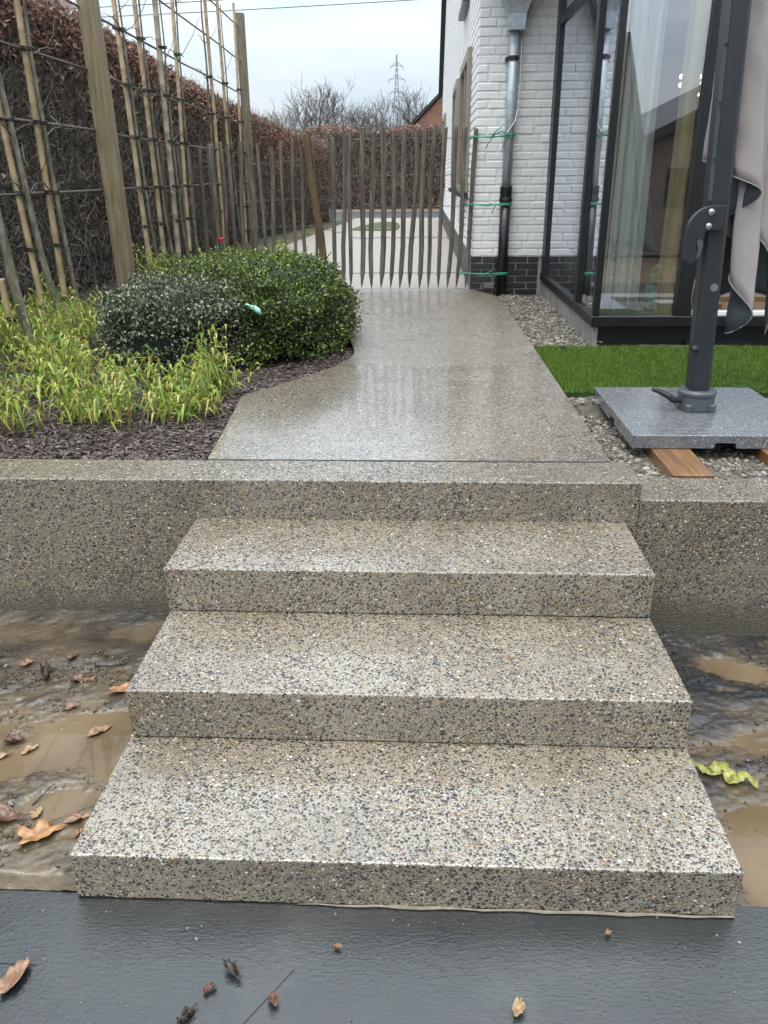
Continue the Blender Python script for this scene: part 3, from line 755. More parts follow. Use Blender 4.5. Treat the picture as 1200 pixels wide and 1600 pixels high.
# side wall windows: thick taupe surrounds standing proud of the wall
for a, b, c, d in side_windows:
    w = MB(); x0, x1 = HX - 0.045, HX + 0.012
    w.box(x0, x1, a, a + 0.10, c, d).box(x0, x1, b - 0.10, b, c, d).box(x0, x1, a + 0.10, b - 0.10, d - 0.10, d).box(x0, x1, a + 0.10, b - 0.10, c, c + 0.06).box(x0 + 0.015, x1, (a + b) / 2 - 0.035, (a + b) / 2 + 0.035, c + 0.06, d - 0.10)
    wf = w.build('window', M['taupe'], None, 0.004, 1); part(wf, house)
    for o in (MB().box(HX + 0.0, HX + 0.011, a + 0.10, b - 0.10, c + 0.06, d - 0.10).build('pane', M['darkglass']), MB().box(HX - 0.075, HX + 0.01, a - 0.04, b + 0.04, c - 0.05, c - 0.002).build('sill', M['plinth'])):
        o.parent = wf; o.matrix_parent_inverse = INV
# small white meter box on the side wall
part(MB().box(HX - 0.05, HX - 0.005, 8.2, 8.8, 1.12, 1.36).build('meter_box', M['white_plain'], None, 0.006), house)

# downpipe
dp = MB().tube([(1.612, 6.555, 1.52), (1.625, 6.555, 2.80)], 0.043, 20).build('downpipe', M['zinc'], None, smooth=True); part(dp, house)
def sub(o, p_): o.parent = p_; o.matrix_parent_inverse = INV; return o
sub(MB().tube([(1.606, 6.54, 0.50), (1.612, 6.555, 1.50)], 0.048, 20).build('lower_pipe', M['blackpipe'], None, smooth=True), dp)
sub(MB().tube([(1.612, 6.555, 1.40), (1.612, 6.555, 1.415), (1.612, 6.555, 1.44), (1.612, 6.555, 1.455), (1.612, 6.555, 1.462), (1.612, 6.555, 1.535), (1.612, 6.555, 1.545)], [0.050, 0.062, 0.062, 0.052, 0.056, 0.056, 0.060], 20).build('socket', M['blackpipe'], None, smooth=True), dp)
sub(MB().tube([(1.622, 6.555, 2.56), (1.622, 6.555, 2.595)], 0.050, 20).box(1.555, 1.58, 6.56, 6.63, 2.565, 2.59).build('pipe_bracket', M['blackpipe']), dp)
# hopper head: flared square funnel
hp = MB(); prof = [(2.78, 0.072, 0.060), (2.90, 0.078, 0.065), (2.965, 0.10, 0.085), (3.02, 0.135, 0.11), (3.05, 0.138, 0.112), (3.30, 0.138, 0.112)]
base = 0
for z_, hx, hy in prof:
    cx = 1.632 + (z_ - 2.78) * 0.02
    hp.v += [(cx - hx, 6.535 - hy, z_), (cx + hx, 6.535 - hy, z_), (cx + hx, 6.535 + min(hy, 0.09), z_), (cx - hx, 6.535 + min(hy, 0.09), z_)]
for q in range(len(prof) - 1):
    for j in range(4): hp.f.append((q * 4 + j, q * 4 + (j + 1) % 4, q * 4 + 4 + (j + 1) % 4, q * 4 + 4 + j))
hp.f.append((3, 2, 1, 0)); sub(hp.build('hopper_head', M['zinc'], None, 0.003, 1), dp)
cb_ = [(1.68, 6.575, 2.76), (1.688, 6.56, 2.65), (1.690, 6.55, 2.4), (1.685, 6.55, 2.2), (1.66, 6.52, 2.08), (1.60, 6.505, 2.0), (1.568, 6.52, 1.93), (1.565, 6.58, 1.85)]
sub(MB().tube(cb_, 0.0055, 6).build('cable', M['white_plain'], None, smooth=True), dp)

# glazed bay
bay = MB().box(2.62, 8.0, BY + 0.03, BY + 0.06, 0.50, 0.60).build('bay_window', M['anthracite']); part(bay, house)
ZB, ZT, ZM = 0.70, 3.35, 2.80
FW = 0.055
def bar(nm, x0, x1, y0, y1, z0, z1, mat='anthracite', bv=0.004):
    return sub(MB().box(x0, x1, y0, y1, z0, z1).build(nm, M[mat], None, bv, 1), bay)
D2 = 0.09
# side glazing, plane X = BX
bar('mullion', BX - 0.015, BX + 0.040, 6.42, 6.60, ZB + 0.071, ZT)
bar('mullion', BX - 0.015, BX + 0.038, 4.70, 4.80, ZB + 0.071, ZT)
bar('mullion', BX - 0.018, BX + 0.024, BY - 0.012, BY + 0.05, ZB + 0.071, ZT)
bar('transom', BX - 0.013, BX + 0.05, 4.802, 6.418, ZM, ZM + 0.075)
bar('transom', BX - 0.013, BX + 0.05, 4.102, 4.698, ZM, ZM + 0.075)
bar('bottom_rail', BX - 0.022, BX + 0.08, BY + 0.09, 6.60, ZB, ZB + 0.07)
bar('bottom_rail', BX - 0.024, 8.0, BY - 0.014, BY + 0.088, ZB, ZB + 0.07)
bar('mullion', 2.52, 2.625, BY - 0.010, BY + 0.085, ZB + 0.071, ZT)
bar('mullion', 3.72, 3.80, BY - 0.010, BY + 0.085, ZB + 0.071, ZT)
bar('mullion', 4.9, 4.98, BY - 0.010, BY + 0.085, ZB + 0.071, ZT)
bar('inner_reveal', 2.44, 2.518, BY + 0.09, BY + 0.22, ZB + 0.071, ZT - 0.1, 'oak', 0.003)
bar('inner_reveal', BX + 0.042, BX + 0.060, BY + 0.09, BY + 0.13, ZB + 0.071, ZT - 0.1, 'oak', 0.002)
bar('threshold', 2.63, 8.0, BY + 0.0, BY + 0.08, ZB + 0.0715, ZB + 0.10, 'white_plain', 0.002)
for a, b in ((4.10, 4.70), (4.80, 6.42)):
    sub(MB().box(BX + 0.008, BX + 0.018, a, b, ZB + 0.07, ZM).build('pane', M['glass']), bay)
    sub(MB().box(BX + 0.008, BX + 0.018, a, b, ZM + 0.075, ZT).build('pane', M['glass']), bay)
for a, b in ((BX + 0.024, 2.52), (2.625, 3.72), (3.80, 4.90), (4.98, 8.0)):
    sub(MB().box(a, b, BY + 0.030, BY + 0.042, ZB + 0.10 if a > 2.6 else ZB + 0.07, ZT).build('pane', M['glass']), bay)
part(MB().box(BX + 0.03, 8.0, BY + 0.062, BY + 0.3, 0.42, ZB - 0.001).build('bay_footing', M['anthracite']), house)
part(MB().box(BX - 0.005, BX + 0.0295, BY + 0.02, 6.60, 0.42, ZB - 0.001).build('footing_side', M['concrete']), house)
part(MB().box(BX - 0.06, 8.05, BY - 0.06, 6.6, ZT + 0.001, ZT + 0.22).build('bay_roof', M['anthracite']), house)
# room inside
rm = MB()
rm.box(BX + 0.10, 8.0, BY + 0.10, 11.0, 0.60, 0.715)
part(rm.build('room_floor', M['intfloor']), house)
part(MB().box(BX + 0.1, 8.0, BY + 0.10, 11.0, 3.0, 3.1).build('room_ceiling', M['plaster']), house)
part(MB().box(BX + 0.1, 8.0, 9.5, 9.7, 0.72, 3.0).box(BX + 0.02, BX + 0.25, 6.62, 9.5, 0.72, 3.0).box(7.8, 8.0, BY + 0.12, 9.5, 0.72, 3.0).build('room_wall', M['plaster']), house)

def curtain(x0, x1, y0, y1, label, folds):
    V = []; F = []; n_, rows = folds * 8, 14
    for j in range(rows + 1):
        t = j / rows; zz = 0.735 + (2.95 - 0.735) * t
        for i_ in range(n_ + 1):
            u = i_ / n_; ph = u * folds * 2 * math.pi
            am = 0.022 + 0.012 * math.sin(u * 9 + t * 1.5)
            V.append((x0 + (x1 - x0) * u + 0.012 * math.sin(ph * 0.5 + t * 2), y0 + (y1 - y0) * u + am * math.sin(ph + 0.6 * math.sin(t * 3)), zz))
    for j in range(rows):
        for i_ in range(n_):
            a_ = j * (n_ + 1) + i_; F.append((a_, a_ + 1, a_ + n_ + 2, a_ + n_ + 1))
    o = raw('curtain', V, F, M['curtain'], None, True)
    md = o.modifiers.new('thick', 'SOLIDIFY'); md.thickness = 0.002
    return tag(o, label, 'curtain')
curtain(2.10, 2.34, 4.30, 4.34, 'pale pleated curtain hanging behind the corner of the bay window', 5)
curtain(2.15, 2.16, 5.0, 6.35, 'wider pale curtain drawn along the side glazing inside the bay', 14)

lamp = thing('pendant_lamp', 'lit pendant lamp with warm bulbs seen through the bay window', 'lamp', (2.88, 5.5, 2.25))
k = NT('lit_bulb'); k.p(Base_Color=(1, 0.8, 0.5), Emission_Color=(1.0, 0.50, 0.16), Emission_Strength=14.0); M['bulb'] = k.m
part(MB().tube([(2.88, 5.5, 2.31), (2.88, 5.5, 3.0)], 0.004, 6).build('cord', M['tie']), lamp)
for i_ in range(11):
    a_ = i_ * 0.9; d_ = Vector((math.cos(a_) * 0.085, math.sin(a_) * 0.085, 0.07 * math.sin(i_ * 2.1)))
    c_ = Vector((2.88, 5.5, 2.26))
    part(MB().tube([c_ + Vector((0, 0, 0.05)), c_ + d_], 0.003, 5).build('arm', M['zinc']), lamp)
    part(MB().tube([c_ + d_ + Vector((0, 0, z_)) for z_ in (-0.016, -0.011, 0, 0.011, 0.016)], [0.006, 0.018, 0.023, 0.018, 0.006], 8).build('bulb', M['bulb']), lamp)

def crate(name, x, y, z, w, d, h, mat, label, cat):
    m_ = MB().box(x, x + w, y, y + 0.015, z, z + h).box(x, x + w, y + d - 0.015, y + d, z, z + h).box(x, x + 0.015, y + 0.015, y + d - 0.015, z, z + h).box(x + w - 0.015, x + w, y + 0.015, y + d - 0.015, z, z + h).box(x + 0.015, x + w - 0.015, y + 0.015, y + d - 0.015, z, z + 0.015)
    return tag(m_.build(name, mat), label, cat)
crate('toy_crate', 2.62, 4.62, 0.7155, 0.34, 0.30, 0.20, M['oak'], 'pale wooden toy crate on the floor behind the bay glass', 'crate')
V = MB()
toyc = thing('flower_vase', 'small glass vase of purple and green flowers behind the bay glass', 'vase', (2.55, 4.62, 0.7155))
part(MB().tube([(2.52, 4.66, 0.7155 + z_) for z_ in (0, 0.03, 0.10, 0.16, 0.18)], [0.035, 0.055, 0.06, 0.045, 0.05], 14).build('vase', simple('green_glassware', (0.20, 0.32, 0.24), 0.1), None, smooth=True), toyc)
m1 = MB(); m2 = MB()
for i_ in range(14):
    a_ = random.uniform(0, 6.28); tip = Vector((2.52 + 0.12 * math.cos(a_) * random.random() + 0.05, 4.66 + 0.1 * math.sin(a_), 0.98 + random.uniform(-0.04, 0.05)))
    m1.tube([(2.52, 4.66, 0.86), (Vector((2.52, 4.66, 0.86)) + tip) / 2 + Vector((0, 0, 0.03)), tip], [0.004, 0.006, 0.010], 6)
    if i_ % 2 == 0: m2.tube([tip, tip + Vector((0.03, -0.005, 0.012)), tip + Vector((0.07, -0.01, 0.0))], [0.008, 0.016, 0.006], 6)
part(m1.build('stems', simple('leaf_green', (0.10, 0.25, 0.06), 0.5)), toyc); part(m2.build('flowers', simple('lilac_petal', (0.35, 0.20, 0.42), 0.5)), toyc)
crate('toy_basket', 2.95, 4.5, 0.7155, 0.4, 0.3, 0.22, simple('orange_wicker', (0.45, 0.2, 0.05), 0.6), 'orange toy basket behind the sliding door glass', 'basket')

# ------------------------------------------------------------------ parasol on its granite base
gs = thing('granite_base', 'grey speckled granite slab lying on timber beams under the parasol', 'parasol base', (2.12, 2.24, 0.575))
part(MB().prism([(1.722, 0.576), (2.072, 0.576), (2.075, 0.600), (2.162, 0.600), (2.165, 0.576), (2.522, 0.576), (2.522, 0.636), (1.722, 0.636)], lambda u, v, t: (u, 1.816 + 0.10 * t, v)).build('front_edge', M['granite'], None, 0.003, 1), gs)
part(MB().prism([(1.9165, 0.5762), (2.17, 0.5762), (2.175, 0.600), (2.262, 0.600), (2.267, 0.5762), (2.66, 0.5762), (2.66, 0.6358), (1.9165, 0.6358)], lambda u, v, t: (1.7225 + 0.799 * t, u, v)).build('slab', M['granite'], None, 0.002, 1), gs)
for x_, lb in ((1.835, 'wet brown timber beam under the granite base, wholly in view'), (2.30, 'second brown timber beam under the granite base, at the right edge')):
    o = rough_block('timber_beam', x_, x_ + 0.165, 1.575, 2.60, 0.470, 0.5515, M['beam'], None, 0.004, 4, 0.001); tag(o, lb, 'beam')
tag(MB().box(2.78, 3.3, 2.60, 2.80, 0.45, 0.665).build('kerb_block', M['concrete'], None, 0.008), 'pale concrete block behind the granite base at the right edge', 'block')

ps = thing('parasol', 'closed taupe cantilever parasol with slate grey mast beside the bay window', 'parasol', (2.115, 2.24, 0.636))
MT0, MT1 = Vector((2.114, 2.25, 0.70)), Vector((2.030, 2.245, 2.62))
def mast_pt(z): t = (z - MT0.z) / (MT1.z - MT0.z); return MT0.lerp(MT1, t)
def oct_section(c_, hx, hy, ch): return [(c_.x - hx + ch, c_.y - hy), (c_.x + hx - ch, c_.y - hy), (c_.x + hx, c_.y - hy + ch), (c_.x + hx, c_.y + hy - ch), (c_.x + hx - ch, c_.y + hy), (c_.x - hx + ch, c_.y + hy), (c_.x - hx, c_.y + hy - ch), (c_.x - hx, c_.y - hy + ch)]
mm = MB()
levels = [(0.70, 0.046), (1.40, 0.047), (1.41, 0.047), (2.62, 0.047)]
for z_, h_ in levels:
    mm.v += [(x, y, z_) for x, y in oct_section(mast_pt(z_), h_, h_ * 1.1, 0.016)]
for q in range(len(levels) - 1):
    for j in range(8): mm.f.append((q * 8 + j, q * 8 + (j + 1) % 8, q * 8 + 8 + (j + 1) % 8, q * 8 + 8 + j))
mm.f += [tuple(reversed(range(8))), tuple(range(24, 32))]
mast = part(mm.build('mast', M['mast'], None, 0.003, 1), ps)
# bright groove strip with screws up the mast
PSI = Matrix()
def subp(o, p_): o.parent = p_; o.matrix_parent_inverse = PSI; return o
g0, g1 = mast_pt(1.56), mast_pt(2.6)
subp(MB().quad((g0.x - 0.0475, g0.y - 0.034, 1.56), (g0.x - 0.036, g0.y - 0.0535, 1.56), (g1.x - 0.036, g1.y - 0.0535, 2.6), (g1.x - 0.0475, g1.y - 0.034, 2.6)).build('track_strip', M['mast_lt']), mast)
for z_ in (1.72, 1.93, 2.14, 2.35):
    p_ = mast_pt(z_); subp(MB().tube([(p_.x - 0.041, p_.y - 0.050, z_), (p_.x - 0.046, p_.y - 0.054, z_)], 0.005, 8).build('screw', M['tie']), mast)
p_ = mast_pt(1.20)
subp(MB().tube([(p_.x + 0.012, p_.y - 0.051, 1.20), (p_.x + 0.012, p_.y - 0.0535, 1.20)], 0.017, 20).build('badge', M['bolt']), mast)
# collar on the slab
part(MB().tube([(2.114, 2.25, z_) for z_ in (0.6365, 0.645, 0.70, 0.712, 0.722, 0.732)], [0.083, 0.085, 0.083, 0.088, 0.088, 0.080], 28).build('collar', M['mast_lt'], None, smooth=False), ps)
for a_ in (-2.2, -0.9, 0.6, 2.3):
    part(MB().tube([(2.114 + 0.088 * math.cos(a_), 2.25 + 0.088 * math.sin(a_), z_) for z_ in (0.6365, 0.668, 0.673)], [0.019, 0.019, 0.012], 12).build('bolt_boss', M['mast_lt']), ps)
part(MB().tube([(2.03, 2.215, 0.685), (1.99, 2.20, 0.69), (1.975, 2.20, 0.705), (1.93, 2.225, 0.725), (1.90, 2.24, 0.73)], [0.012, 0.016, 0.015, 0.013, 0.008], 10).build('clamp_lever', M['tie']), ps)
part(MB().tube([(2.072, 2.20, 0.93), (2.060, 2.195, 0.93), (2.045, 2.19, 0.925)], [0.012, 0.017, 0.010], 10).build('crank_stub', M['tie']), ps)
# hook-shaped handle: thick plate outline
arc = []
for i_ in range(13):
    a_ = math.pi / 2 + (math.pi / 2) * i_ / 12; arc.append((2.050 + 0.105 * math.cos(a_), 1.437 + 0.105 * math.sin(a_)))
outer = [(2.098, 1.542)] + arc + [(1.944, 1.36), (1.950, 1.325), (1.962, 1.308), (1.978, 1.302), (1.994, 1.308), (2.000, 1.325)]
inner = []
for i_ in range(8):
    a_ = math.pi - (math.pi / 2) * i_ / 7; inner.append((2.052 + 0.062 * math.cos(a_) * 1.0, 1.385 + 0.055 * math.sin(a_)))
hook = outer + inner + [(2.098, 1.44)]
hk = MB().prism(hook, lambda u, v, t: (u, 2.165 + 0.035 * t, v)).build('hook_handle', M['mast'], None, 0.004, 2); part(hk, ps)
subp(MB().prism([(1.988, 1.395), (2.004, 1.41), (2.018, 1.40), (2.022, 1.37), (2.014, 1.335), (2.002, 1.318), (1.996, 1.33), (2.004, 1.36)], lambda u, v, t: (u, 2.170 + 0.022 * t, v)).build('release_trigger', M['mast_lt'], None, 0.003, 1), hk)
for x_, z_ in ((2.035, 1.515), (2.032, 1.458)):
    subp(MB().tube([(x_, 2.166, z_), (x_, 2.160, z_), (x_, 2.156, z_)], [0.015, 0.014, 0.006], 14).build('bolt', M['bolt'], None, smooth=True), hk)
# folded canopy
CX, CY = 2.25, 2.5
fold_lines = [((2.105, 2.5, 2.62), (2.095, 2.56, 1.693)),
    ((2.147, 2.5, 2.62), (2.237, 2.5, 1.649)),
    ((2.169, 2.44, 2.62), (2.168, 2.36, 1.631)),
    ((2.22, 2.42, 2.62), (2.293, 2.33, 1.56)),
    ((2.198, 2.47, 2.62), (2.176, 2.43, 1.433)),
    ((2.226, 2.48, 2.62), (2.317, 2.46, 1.307)),
    ((2.216, 2.45, 2.62), (2.223, 2.37, 1.2)),
    ((2.258, 2.44, 2.62), (2.344, 2.34, 1.048)),
    ((2.243, 2.49, 2.62), (2.26, 2.41, 0.952)),
    ((2.279, 2.52, 2.62), (2.339, 2.47, 1.092)),
    ((2.279, 2.47, 2.62), (2.319, 2.39, 1.376)),
    ((2.32, 2.46, 2.62), (2.445, 2.37, 1.19)),
    ((2.318, 2.52, 2.62), (2.458, 2.45, 0.947)),
    ((2.349, 2.5, 2.62), (2.506, 2.42, 1.485)),
    ((2.394, 2.55, 2.62), (2.769, 2.5, 1.058)),
    ((2.374, 2.6, 2.62), (2.609, 2.62, 1.07)),
    ((2.269, 2.6, 2.62), (2.366, 2.64, 1.114)),
    ((2.216, 2.56, 2.62), (2.142, 2.56, 1.056)),
    ((2.196, 2.54, 2.62), (2.15, 2.52, 1.289))]
NU, NS = 22, 7
fold_lines = [(Vector(a_) - Vector((0.03, 0.085, -0.024)), Vector(b_) - Vector((0.03, 0.085, -0.024))) for a_, b_ in fold_lines]
grid = []
for j in range(NU + 1):
    u = j / NU
    row_ = []
    for k_, (a_, b_) in enumerate(fold_lines):
        a_, b_ = Vector(a_), Vector(b_)
        p_ = a_.lerp(b_, u)
        bow = math.sin(math.pi * u) * 0.018
        row_.append(p_ + Vector((bow * math.sin(k_ * 1.9), bow * math.cos(k_ * 2.7), 0)))
    out_ = []
    for q in range(len(row_) - 1):
        p0, p1, p2, p3 = row_[max(0, q - 1)], row_[q], row_[q + 1], row_[min(len(row_) - 1, q + 2)]
        for i_ in range(NS):
            t = i_ / NS
            out_.append(0.5 * (2 * p1 + (p2 - p0) * t + (2 * p0 - 5 * p1 + 4 * p2 - p3) * t * t + (3 * p1 - p0 - 3 * p2 + p3) * t ** 3))
    out_.append(row_[-1]); grid.append(out_)
NN = len(grid[0])
V = [tuple(p_ + Vector((0.006 * fbm(p_.x * 14, p_.z * 5, 1), 0.010 * fbm(p_.x * 12, p_.z * 6, 4), 0))) for r__ in grid for p_ in r__]; F = []
for j in range(NU):
    for i_ in range(NN - 1):
        a_ = j * NN + i_; F.append((a_, a_ + NN, a_ + NN + 1, a_ + 1))
cano = raw('canopy', V, F, [M['fab_out'], M['fab_in']], None, True); part(cano, ps)
md = cano.modifiers.new('cloth', 'SOLIDIFY'); md.thickness = 0.003; md.offset = -1; md.material_offset = 1; md.material_offset_rim = 0
# pale hem seam along the lower edge
hem_ = part(MB().tube([Vector(p_) + Vector((0, -0.001, 0.002)) for p_ in grid[-1]], 0.0028, 5).build('hem', M['fab_out']), ps)
for k_ in (1, 5, 9, 12, 15, 17):
    a_, b_ = Vector(fold_lines[k_][0]), Vector(fold_lines[k_][1])
    part(MB().tube([a_ + Vector((0, 0.02, 0)), b_ + Vector((0.01, 0.02, 0.01 - (0.05 if k_ == 9 else 0)))], 0.008, 6).build('rib', M['mast']), ps)
part(MB().tube([(MT1.x, MT1.y, 2.58), (2.2, 2.4, 2.72), (CX, CY, 2.74)], 0.03, 8).build('arm', M['mast']), ps)

for o_ in (gs, ps): o_.location += Vector((0.03, 0.085, -0.024))

# ------------------------------------------------------------------ paling gate and fence
def picket(x0, y0, z0, x1, y1, z1, w, seed, mat='picket'):
    rr = random.Random(seed); n_ = 7; lv = [0.0, 0.03, 0.10, 0.28, 0.5, 0.75, 0.965, 1.0]; sc_ = [0.10, 0.45, 0.95, 1.0, 0.97, 1.0, 0.98, 0.90]
    bx_, by_ = rr.uniform(-0.018, 0.018), rr.uniform(-0.006, 0.006); s2_ = rr.uniform(-0.012, 0.012)
    shp = [(rr.uniform(0.75, 1.1), 2 * math.pi * (j + rr.uniform(-.2, .2)) / n_) for j in range(n_)]
    m_ = MB()
    for t, s_ in zip(lv, sc_):
        bend = math.sin(math.pi * t)
        cx, cy, cz = x0 + (x1 - x0) * t + bx_ * bend + s2_ * math.sin(2 * math.pi * t) + rr.uniform(-.0015, .0015), y0 + (y1 - y0) * t + by_ * bend, z0 + (z1 - z0) * t
        for r__, a_ in shp: m_.v.append((cx + w * s_ * r__ * math.cos(a_), cy + w * 0.7 * s_ * r__ * math.sin(a_), cz + (rr.uniform(-0.008, 0.008) if t == 1 else 0)))
    for q in range(len(lv) - 1):
        for j in range(n_): m_.f.append((q * n_ + j, q * n_ + (j + 1) % n_, q * n_ + n_ + (j + 1) % n_, q * n_ + n_ + j))
    m_.f += [tuple(reversed(range(n_))), tuple(range((len(lv) - 1) * n_, len(lv) * n_))]
    return m_.build('picket', M[mat])
def wire_line(pts, z, parent, seed):
    rr = random.Random(seed); P_ = []
    for i_ in range(len(pts) - 1):
        a_ = Vector(pts[i_]); b_ = Vector(pts[i_ + 1])
        for q in range(6):
            t = q / 6; P_.append((a_.x + (b_.x - a_.x) * t, a_.y + (b_.y - a_.y) * t + (0.022 if q in (0,) else -0.0) * (1 if i_ % 2 else -1), a_.z + (b_.z - a_.z) * t + z + rr.uniform(-0.007, 0.007)))
    P_.append((pts[-1][0], pts[-1][1], pts[-1][2] + z))
    for ph in (0, math.pi):
        Q = [(x, y + 0.004 * math.cos(i_ * 1.6 + ph), z_ + 0.005 * math.sin(i_ * 1.6 + ph)) for i_, (x, y, z_) in enumerate(P_)]
        part(MB().tube(Q, 0.0019, 5).build('wire', M['wire']), parent)

gate = thing('paling_gate', 'chestnut paling gate with pointed stakes wired together across the path', 'gate', (0.72, 6.62, 0.63))
bot = [0.155, 0.258, 0.356, 0.448, 0.540, 0.628, 0.725, 0.820, 0.905, 1.005, 1.090, 1.175, 1.268]
top = [0.185, 0.300, 0.400, 0.482, 0.580, 0.672, 0.790, 0.868, 0.955, 1.050, 1.140, 1.225, 1.322]
for i_, (b_, t_) in enumerate(zip(bot, top)):
    yy = 6.60 + 0.010 * math.sin(i_ * 2.1)
    part(picket(b_, yy, 0.632 + random.uniform(-0.006, 0.006), t_, yy - 0.01, 2.045 + random.uniform(-0.035, 0.025) - (0.02 if 0 < i_ < 5 else 0), random.uniform(0.020, 0.027), 100 + i_), gate)
for q, z_ in enumerate((0.775, 1.10, 1.375, 1.645, 1.955)):
    t_ = (z_ - 0.63) / 1.42
    wire_line([(b_ + (tt - b_) * t_, 6.60, 0) for b_, tt in zip(bot, top)], z_, gate, q)

fence = thing('paling_fence', 'grey chestnut paling fence running behind the shrubs to the hedge', 'fence', (-1.2, 8.8, 0.62))
line = [(0.06, 6.98), (-0.08, 7.35), (-0.42, 8.55)] + [(-0.42 - 0.128 * i_, 8.55 + 0.034 * i_) for i_ in range(1, 16)]
for i_, (x_, y_) in enumerate(line):
    part(picket(x_ + random.uniform(-.02, .02), y_, 0.60, x_ + random.uniform(-0.02, 0.03), y_, 2.00 + random.uniform(-0.045, 0.035), random.uniform(0.021, 0.029), 300 + i_), fence)
for q, z_ in enumerate((0.78, 1.12, 1.42, 1.83)):
    wire_line([(x_, y_, -0.006 * i_) for i_, (x_, y_) in enumerate(line)], z_, fence, 20 + q)
part(picket(-0.32, 8.50, 0.60, -0.47, 8.50, 2.08, 0.045, 401, 'brownpost'), fence)
part(picket(-1.655, 8.80, 0.60, -1.66, 8.80, 2.0, 0.045, 402, 'picket'), fence)
tag(MB().box(-1.0, -0.05, 7.95, 8.0, 0.60, 0.66).build('edging_board', M['picket'], None, 0.004, 1), 'low weathered edging board lying at the foot of the paling fence', 'board')
stake = thing('marker_stake', 'short grey stake with a red cap in front of the paling fence', 'stake', (-1.33, 7.6, 0.6))
part(MB().tube([(-1.33, 7.6, 0.6), (-1.33, 7.6, 1.0)], 0.028, 12).build('shaft', M['mast_lt']), stake)
part(MB().tube([(-1.33, 7.6, 1.0), (-1.33, 7.6, 1.035), (-1.33, 7.6, 1.042)], [0.031, 0.031, 0.022], 12).build('cap', simple('red_plastic', (0.45, 0.02, 0.03), 0.4)), stake)

# green cords between the last stake and the downpipe
def cord(z_, x0, tails, label):
    c_ = thing('green_cord', label, 'cord', (x0, 6.57, z_))
    for dz in (0.008, -0.006):
        P_ = [(x0 - 0.03, 6.575, z_ + dz), (x0, 6.565, z_ + dz * 0.5), ((x0 + 1.6) / 2, 6.535, z_ - dz * 0.6 - 0.006), (1.60, 6.497, z_ + dz), (1.645, 6.50, z_ + dz), (1.668, 6.54, z_ + dz)]
        part(MB().tube(P_, 0.0055, 6).build('strand', M['greencord'], None, smooth=True), c_)
    for t_ in tails: part(MB().tube(t_, 0.0048, 6).build('loose_end', M['greencord'], None, smooth=True), c_)
    part(MB().tube([(1.46, 6.535, z_ - 0.012), (1.47, 6.53, z_), (1.48, 6.535, z_ + 0.012)], [0.006, 0.012, 0.006], 8).build('knot', M['greencord']), c_)
cord(1.962, 1.30, [[(1.47, 6.53, 1.96), (1.43, 6.50, 1.91), (1.405, 6.49, 1.86)], [(1.46, 6.53, 1.96), (1.50, 6.49, 2.01), (1.54, 6.47, 2.035)], [(1.47, 6.53, 1.97), (1.54, 6.48, 2.0), (1.60, 6.49, 1.975)]], 'highest of the three green cords tying the gate to the downpipe')
cord(1.392, 1.27, [[(1.52, 6.53, 1.39), (1.50, 6.50, 1.35), (1.485, 6.49, 1.315)]], 'middle green cord tying the gate to the downpipe')
cord(0.776, 1.23, [[(1.47, 6.53, 0.776), (1.51, 6.50, 0.75), (1.53, 6.5, 0.735)], [(1.47, 6.53, 0.776), (1.50, 6.5, 0.80), (1.52, 6.5, 0.785)]], 'lowest green cord tying the gate to the downpipe')

# ------------------------------------------------------------------ trellis and espalier trees
def lx(y): return -1.72 - 0.23 * (y - 5.5) / 7
tre = thing('espalier_trellis', 'tall square wooden posts with thin dark horizontal rails before the hedge', 'trellis', (-1.72, 5.5, 0.6))
def square_post(x, y, zt, h_, mat, seed):
    rr = random.Random(seed); m_ = MB(); n_ = 9
    for q in range(n_):
        t = q / (n_ - 1); z_ = 0.45 + (zt - 0.45) * t
        for a_, b_ in ((-1, -1), (1, -1), (1, 1), (-1, 1)):
            m_.v.append((x - 0.045 * (t) * (1 if seed == 1 else -0.2) + a_ * h_ * rr.uniform(0.97, 1.03), y + b_ * h_, z_ + (rr.uniform(-.004, .004) if q == n_ - 1 else 0)))
    for q in range(n_ - 1):
        for j in range(4): m_.f.append((q * 4 + j, q * 4 + (j + 1) % 4, q * 4 + 4 + (j + 1) % 4, q * 4 + 4 + j))
    m_.f += [(3, 2, 1, 0), tuple((n_ - 1) * 4 + j for j in range(4))]
    return m_.build('post', M[mat], None, 0.006, 2)
part(square_post(-1.655, 5.5, 3.9, 0.066, 'post', 1), tre)
part(square_post(-1.945, 12.5, 3.92, 0.062, 'postgrey', 2), tre)
part(square_post(-1.60, 2.0, 3.9, 0.056, 'post', 3), tre)
for z_ in (1.56, 1.985, 2.405, 2.83, 3.29, 3.74):
    P_ = []
    for i_ in range(36):
        y = 2.0 + (12.56 - 2.0) * i_ / 35
        P_.append((lx(y) - 0.02 + 0.006 * noise.noise((y * 1.3, z_, 1)), y, z_ + 0.02 * noise.noise((y * 0.5, z_ * 3, 4)) + 0.0 * y))
    part(MB().tube(P_, [0.0095 + 0.002 * noise.noise((i_ * 2.3, z_, 0)) for i_ in range(36)], 7).build('rail', M['rail'], None, smooth=True), tre)
